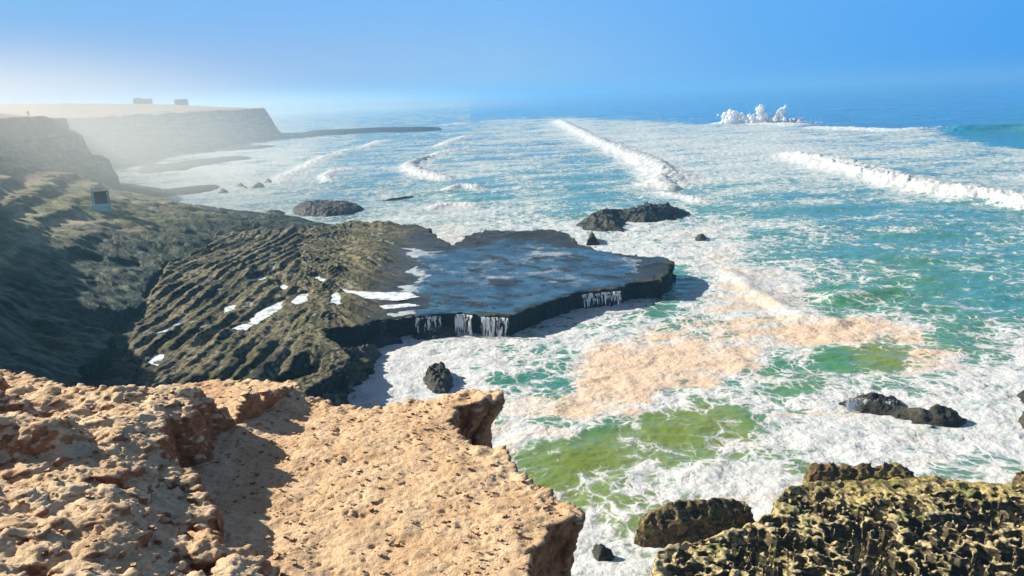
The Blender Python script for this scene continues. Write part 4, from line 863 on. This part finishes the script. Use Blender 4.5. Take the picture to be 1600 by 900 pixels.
# ================================================================== SMALL THINGS ON THE COAST
def boxmb(V, Q, x0, x1, y0, y1, z0, z1):
    b = len(V); V += [(x0, y0, z0), (x1, y0, z0), (x1, y1, z0), (x0, y1, z0), (x0, y0, z1), (x1, y0, z1), (x1, y1, z1), (x0, y1, z1)]
    Q += [(b, b + 3, b + 2, b + 1), (b + 4, b + 5, b + 6, b + 7), (b, b + 1, b + 5, b + 4), (b + 1, b + 2, b + 6, b + 5), (b + 2, b + 3, b + 7, b + 6), (b + 3, b, b + 4, b + 7)]
def plain(name, col, rough=.8):
    t = NT(name); n = t.noise(t.pos(), 2.0, 5, .6); return t.done(t.principled(t.mix(t.rng(n, .4, .6), tuple(c * .8 for c in col), col), rough))
MAT_WALL = plain('plaster_wall', (.38, .33, .3)); MAT_WIN = plain('dark_window', (.03, .035, .04), .3)
def part(name, boxes, mat, parent, **kw):
    V, Q = [], []
    for b in boxes: boxmb(V, Q, *b)
    return link(name, mesh_from(name, V, Q, mat, smooth=False), parent=parent, **kw)
def coast_z(x, y):
    z, _, _ = coast(np.array([[x, x + .1]]), np.array([[y, y]])); return float(z[0, 0])
def house(px, dist, w, dpt, h, label, tower=None):
    d_ = _f + _r * (px - CX) / F + _u * (CY - 158) / F; d_ = d_ / math.hypot(d_[0], d_[1]) * dist; x, y = float(d_[0]), float(d_[1]); z = coast_z(x, y)
    e = bpy.data.objects.new('house', None); COL.objects.link(e); e.location = (x, y, z - .4); e['label'] = label; e['category'] = 'house'; e['group'] = 'houses on the headland'
    part('wall', [(-w / 2, w / 2, -dpt / 2, dpt / 2, 0, h)] + ([tower] if tower else []), MAT_WALL, e)
    part('roof', [(-w / 2 - .2, w / 2 + .2, -dpt / 2 - .2, dpt / 2 + .2, h + .01, h + .3)], MAT_WALL, e)
    part('door', [(-.5, .5, -dpt / 2 - .06, -dpt / 2 - .01, .1, 2.3)], MAT_WIN, e)
    for k in range(int(w // 3)):
        cx = -w / 2 + 1.5 + k * 3
        if abs(cx) > 1: part('window', [(cx - .5, cx + .5, -dpt / 2 - .06, -dpt / 2 - .01, 1.4, 2.5)], MAT_WIN, e)
house(223, 596, 10.5, 6, 4.2, 'larger flat roofed house at the left on the hazy headland', (-4.5, -1, -2, 2, 4.31, 5.2))
house(283, 592, 7.5, 5, 4.6, 'smaller flat roofed house at the right on the hazy headland')

def person(x, y, z, label, s=1.0):
    J = [(0, 0, .95), (0, 0, 1.2), (0, 0, 1.42), (0, 0, 1.52), (0, -.01, 1.62), (0, 0, 1.72), (.1, 0, .9), (.12, .02, .48), (.12, 0, .06), (.12, -.14, .03), (-.1, 0, .9), (-.12, -.02, .48), (-.13, 0, .06), (-.13, -.14, .03), (.19, 0, 1.4), (.25, .03, 1.12), (.22, -.08, .9), (-.19, 0, 1.4), (-.25, .03, 1.12), (-.22, -.08, .9), (.21, -.12, .82), (-.21, -.12, .82)]
    E = [(0, 1), (1, 2), (2, 3), (3, 4), (4, 5), (0, 6), (6, 7), (7, 8), (8, 9), (0, 10), (10, 11), (11, 12), (12, 13), (2, 14), (14, 15), (15, 16), (2, 17), (17, 18), (18, 19), (16, 20), (19, 21)]
    rad = [.14, .13, .14, .06, .1, .08, .1, .07, .045, .035, .1, .07, .045, .035, .065, .05, .035, .065, .05, .035, .03, .03]
    me = bpy.data.meshes.new('person'); me.from_pydata(J, E, []); o = bpy.data.objects.new('person', me); COL.objects.link(o)
    sk = o.modifiers.new('s', 'SKIN'); lay = me.skin_vertices.new() if not me.skin_vertices else me.skin_vertices[0]
    for i, rr in enumerate(rad): lay.data[i].radius = (rr, rr * .8)
    lay.data[0].use_root = True
    sb = o.modifiers.new('b', 'SUBSURF'); sb.levels = 1; sb.render_levels = 1
    dg = bpy.context.evaluated_depsgraph_get(); m2 = bpy.data.meshes.new_from_object(o.evaluated_get(dg)); o.modifiers.clear(); o.data = m2; m2.name = 'person'
    m2.materials.append(plain('dark_clothes', (.03, .03, .04))); o.location = (x, y, z); o.scale = (s, s, s); o.rotation_euler = (0, 0, .5)
    o['label'] = label; o['category'] = 'person'
    return o
def toground(px, py, d0, d1):
    """first coast ground point along this pixel's ray"""
    d = _f + _r * (px - CX) / F + _u * (CY - py) / F; ts = np.arange(d0, d1, .25); q = CAM[None] + d[None] * ts[:, None]
    z, _, _ = coast(q[None, :, 0], q[None, :, 1]); hit = np.where(q[:, 2] < z[0])[0]
    i = hit[0] if len(hit) else len(ts) - 1; return q[i, 0], q[i, 1], float(z[0, i])
d_ = _f + _r * (44 - CX) / F + _u * (CY - 178) / F; d_ = d_ / math.hypot(d_[0], d_[1]) * 219; gx, gy = float(d_[0]), float(d_[1]); gz = coast_z(gx, gy)
print('person ground', gx, gy, gz)
person(gx, gy, gz, 'tiny figure in dark clothes standing on the grassy cliff top', 1.0)
# fisher's shelter of turquoise planks in the hollow of the cliff
gx, gy, gz = toground(161, 330, 60, 260)
MAT_TURQ = plain('turquoise_paint', (.35, .72, .74)); MAT_HOLLOW = plain('dark_hollow_rock', (.03, .035, .05))
e = bpy.data.objects.new('shelter', None); COL.objects.link(e); e.location = (gx, gy, gz); e.rotation_euler = (0, 0, .45); e['label'] = 'small turquoise frame shelter set in a dark hollow of the left cliff'; e['category'] = 'shelter'
e.scale = (.75, .75, 1.0); part('post', [(-1.55, -1.25, -.15, .1, -.5, 3.6)], MAT_TURQ, e); part('post', [(1.15, 1.4, -.15, .1, -.5, 2.9)], MAT_TURQ, e)
part('front_panel', [(-1.9, 1.6, -.3, -.18, -.6, 1.1)], MAT_TURQ, e); part('roof', [(-1.7, 1.5, -.1, 1.3, 2.92, 3.05)], MAT_HOLLOW, e); part('back_wall', [(-1.7, 1.5, 1.2, 1.3, -.8, 2.9)], MAT_HOLLOW, e)

# ================================================================== HAZE
def vol(name, density, color, aniso):
    m = bpy.data.materials.new(name); m.use_nodes = True; t = m.node_tree; t.nodes.clear(); o = t.nodes.new('ShaderNodeOutputMaterial')
    v = t.nodes.new('ShaderNodeVolumePrincipled'); v.inputs['Color'].default_value = (*color, 1); v.inputs['Density'].default_value = density; v.inputs['Anisotropy'].default_value = aniso
    t.links.new(v.outputs[0], o.inputs['Volume']); return m
V, Q = [], []; boxmb(V, Q, -12800, 12800, -12800, 12800, -7, 46)
HAZE = link('haze', mesh_from('haze', V, Q, vol('sea_air', 0.0005, (.24, .60, .97), 0.3), smooth=False), kind='stuff')
# salt mist hanging over the surf of the left bay: a rounded body of denser air
m = bpy.data.materials.new('salt_mist'); m.use_nodes = True; t = m.node_tree; t.nodes.clear(); o = t.nodes.new('ShaderNodeOutputMaterial')
v = t.nodes.new('ShaderNodeVolumePrincipled'); v.inputs['Color'].default_value = (.86, .86, .82, 1); v.inputs['Anisotropy'].default_value = 0.35
tcm = t.nodes.new('ShaderNodeTexCoord'); ln = t.nodes.new('ShaderNodeVectorMath'); ln.operation = 'LENGTH'; t.links.new(tcm.outputs['Object'], ln.inputs[0])
mr = t.nodes.new('ShaderNodeMapRange'); mr.interpolation_type = 'SMOOTHSTEP'; t.links.new(ln.outputs['Value'], mr.inputs[0]); mr.inputs[1].default_value = 1.0; mr.inputs[2].default_value = 0.15; mr.inputs[4].default_value = 0.0098
t.links.new(mr.outputs[0], v.inputs['Density']); t.links.new(v.outputs[0], o.inputs['Volume'])
nu, nv = 48, 24; U, Vv = np.meshgrid(np.linspace(0, 2 * math.pi, nu, endpoint=False), np.linspace(0, math.pi, nv))
p = np.stack([np.cos(U) * np.sin(Vv), np.sin(U) * np.sin(Vv), np.cos(Vv)], -1).reshape(-1, 3); i = np.arange(nu * nv).reshape(nv, nu); j = np.roll(i, -1, 1)
mist = link('sea_mist', mesh_from('sea_mist', p, np.stack([i[:-1], i[1:], j[1:], j[:-1]], -1).reshape(-1, 4), m), kind='stuff')
mist.location = (-128, 170, 11); mist.scale = (114, 138, 32)
mist2 = mist.copy(); COL.objects.link(mist2); m2_ = m.copy(); m2_.name = 'far_salt_mist'; mist2.data = mist.data.copy(); mist2.data.materials[0] = m2_
for n_ in m2_.node_tree.nodes:
    if n_.type == 'MAP_RANGE': n_.inputs[4].default_value = 0.0013
mist2.location = (-520, 1760, 0); mist2.scale = (760, 1050, 62)
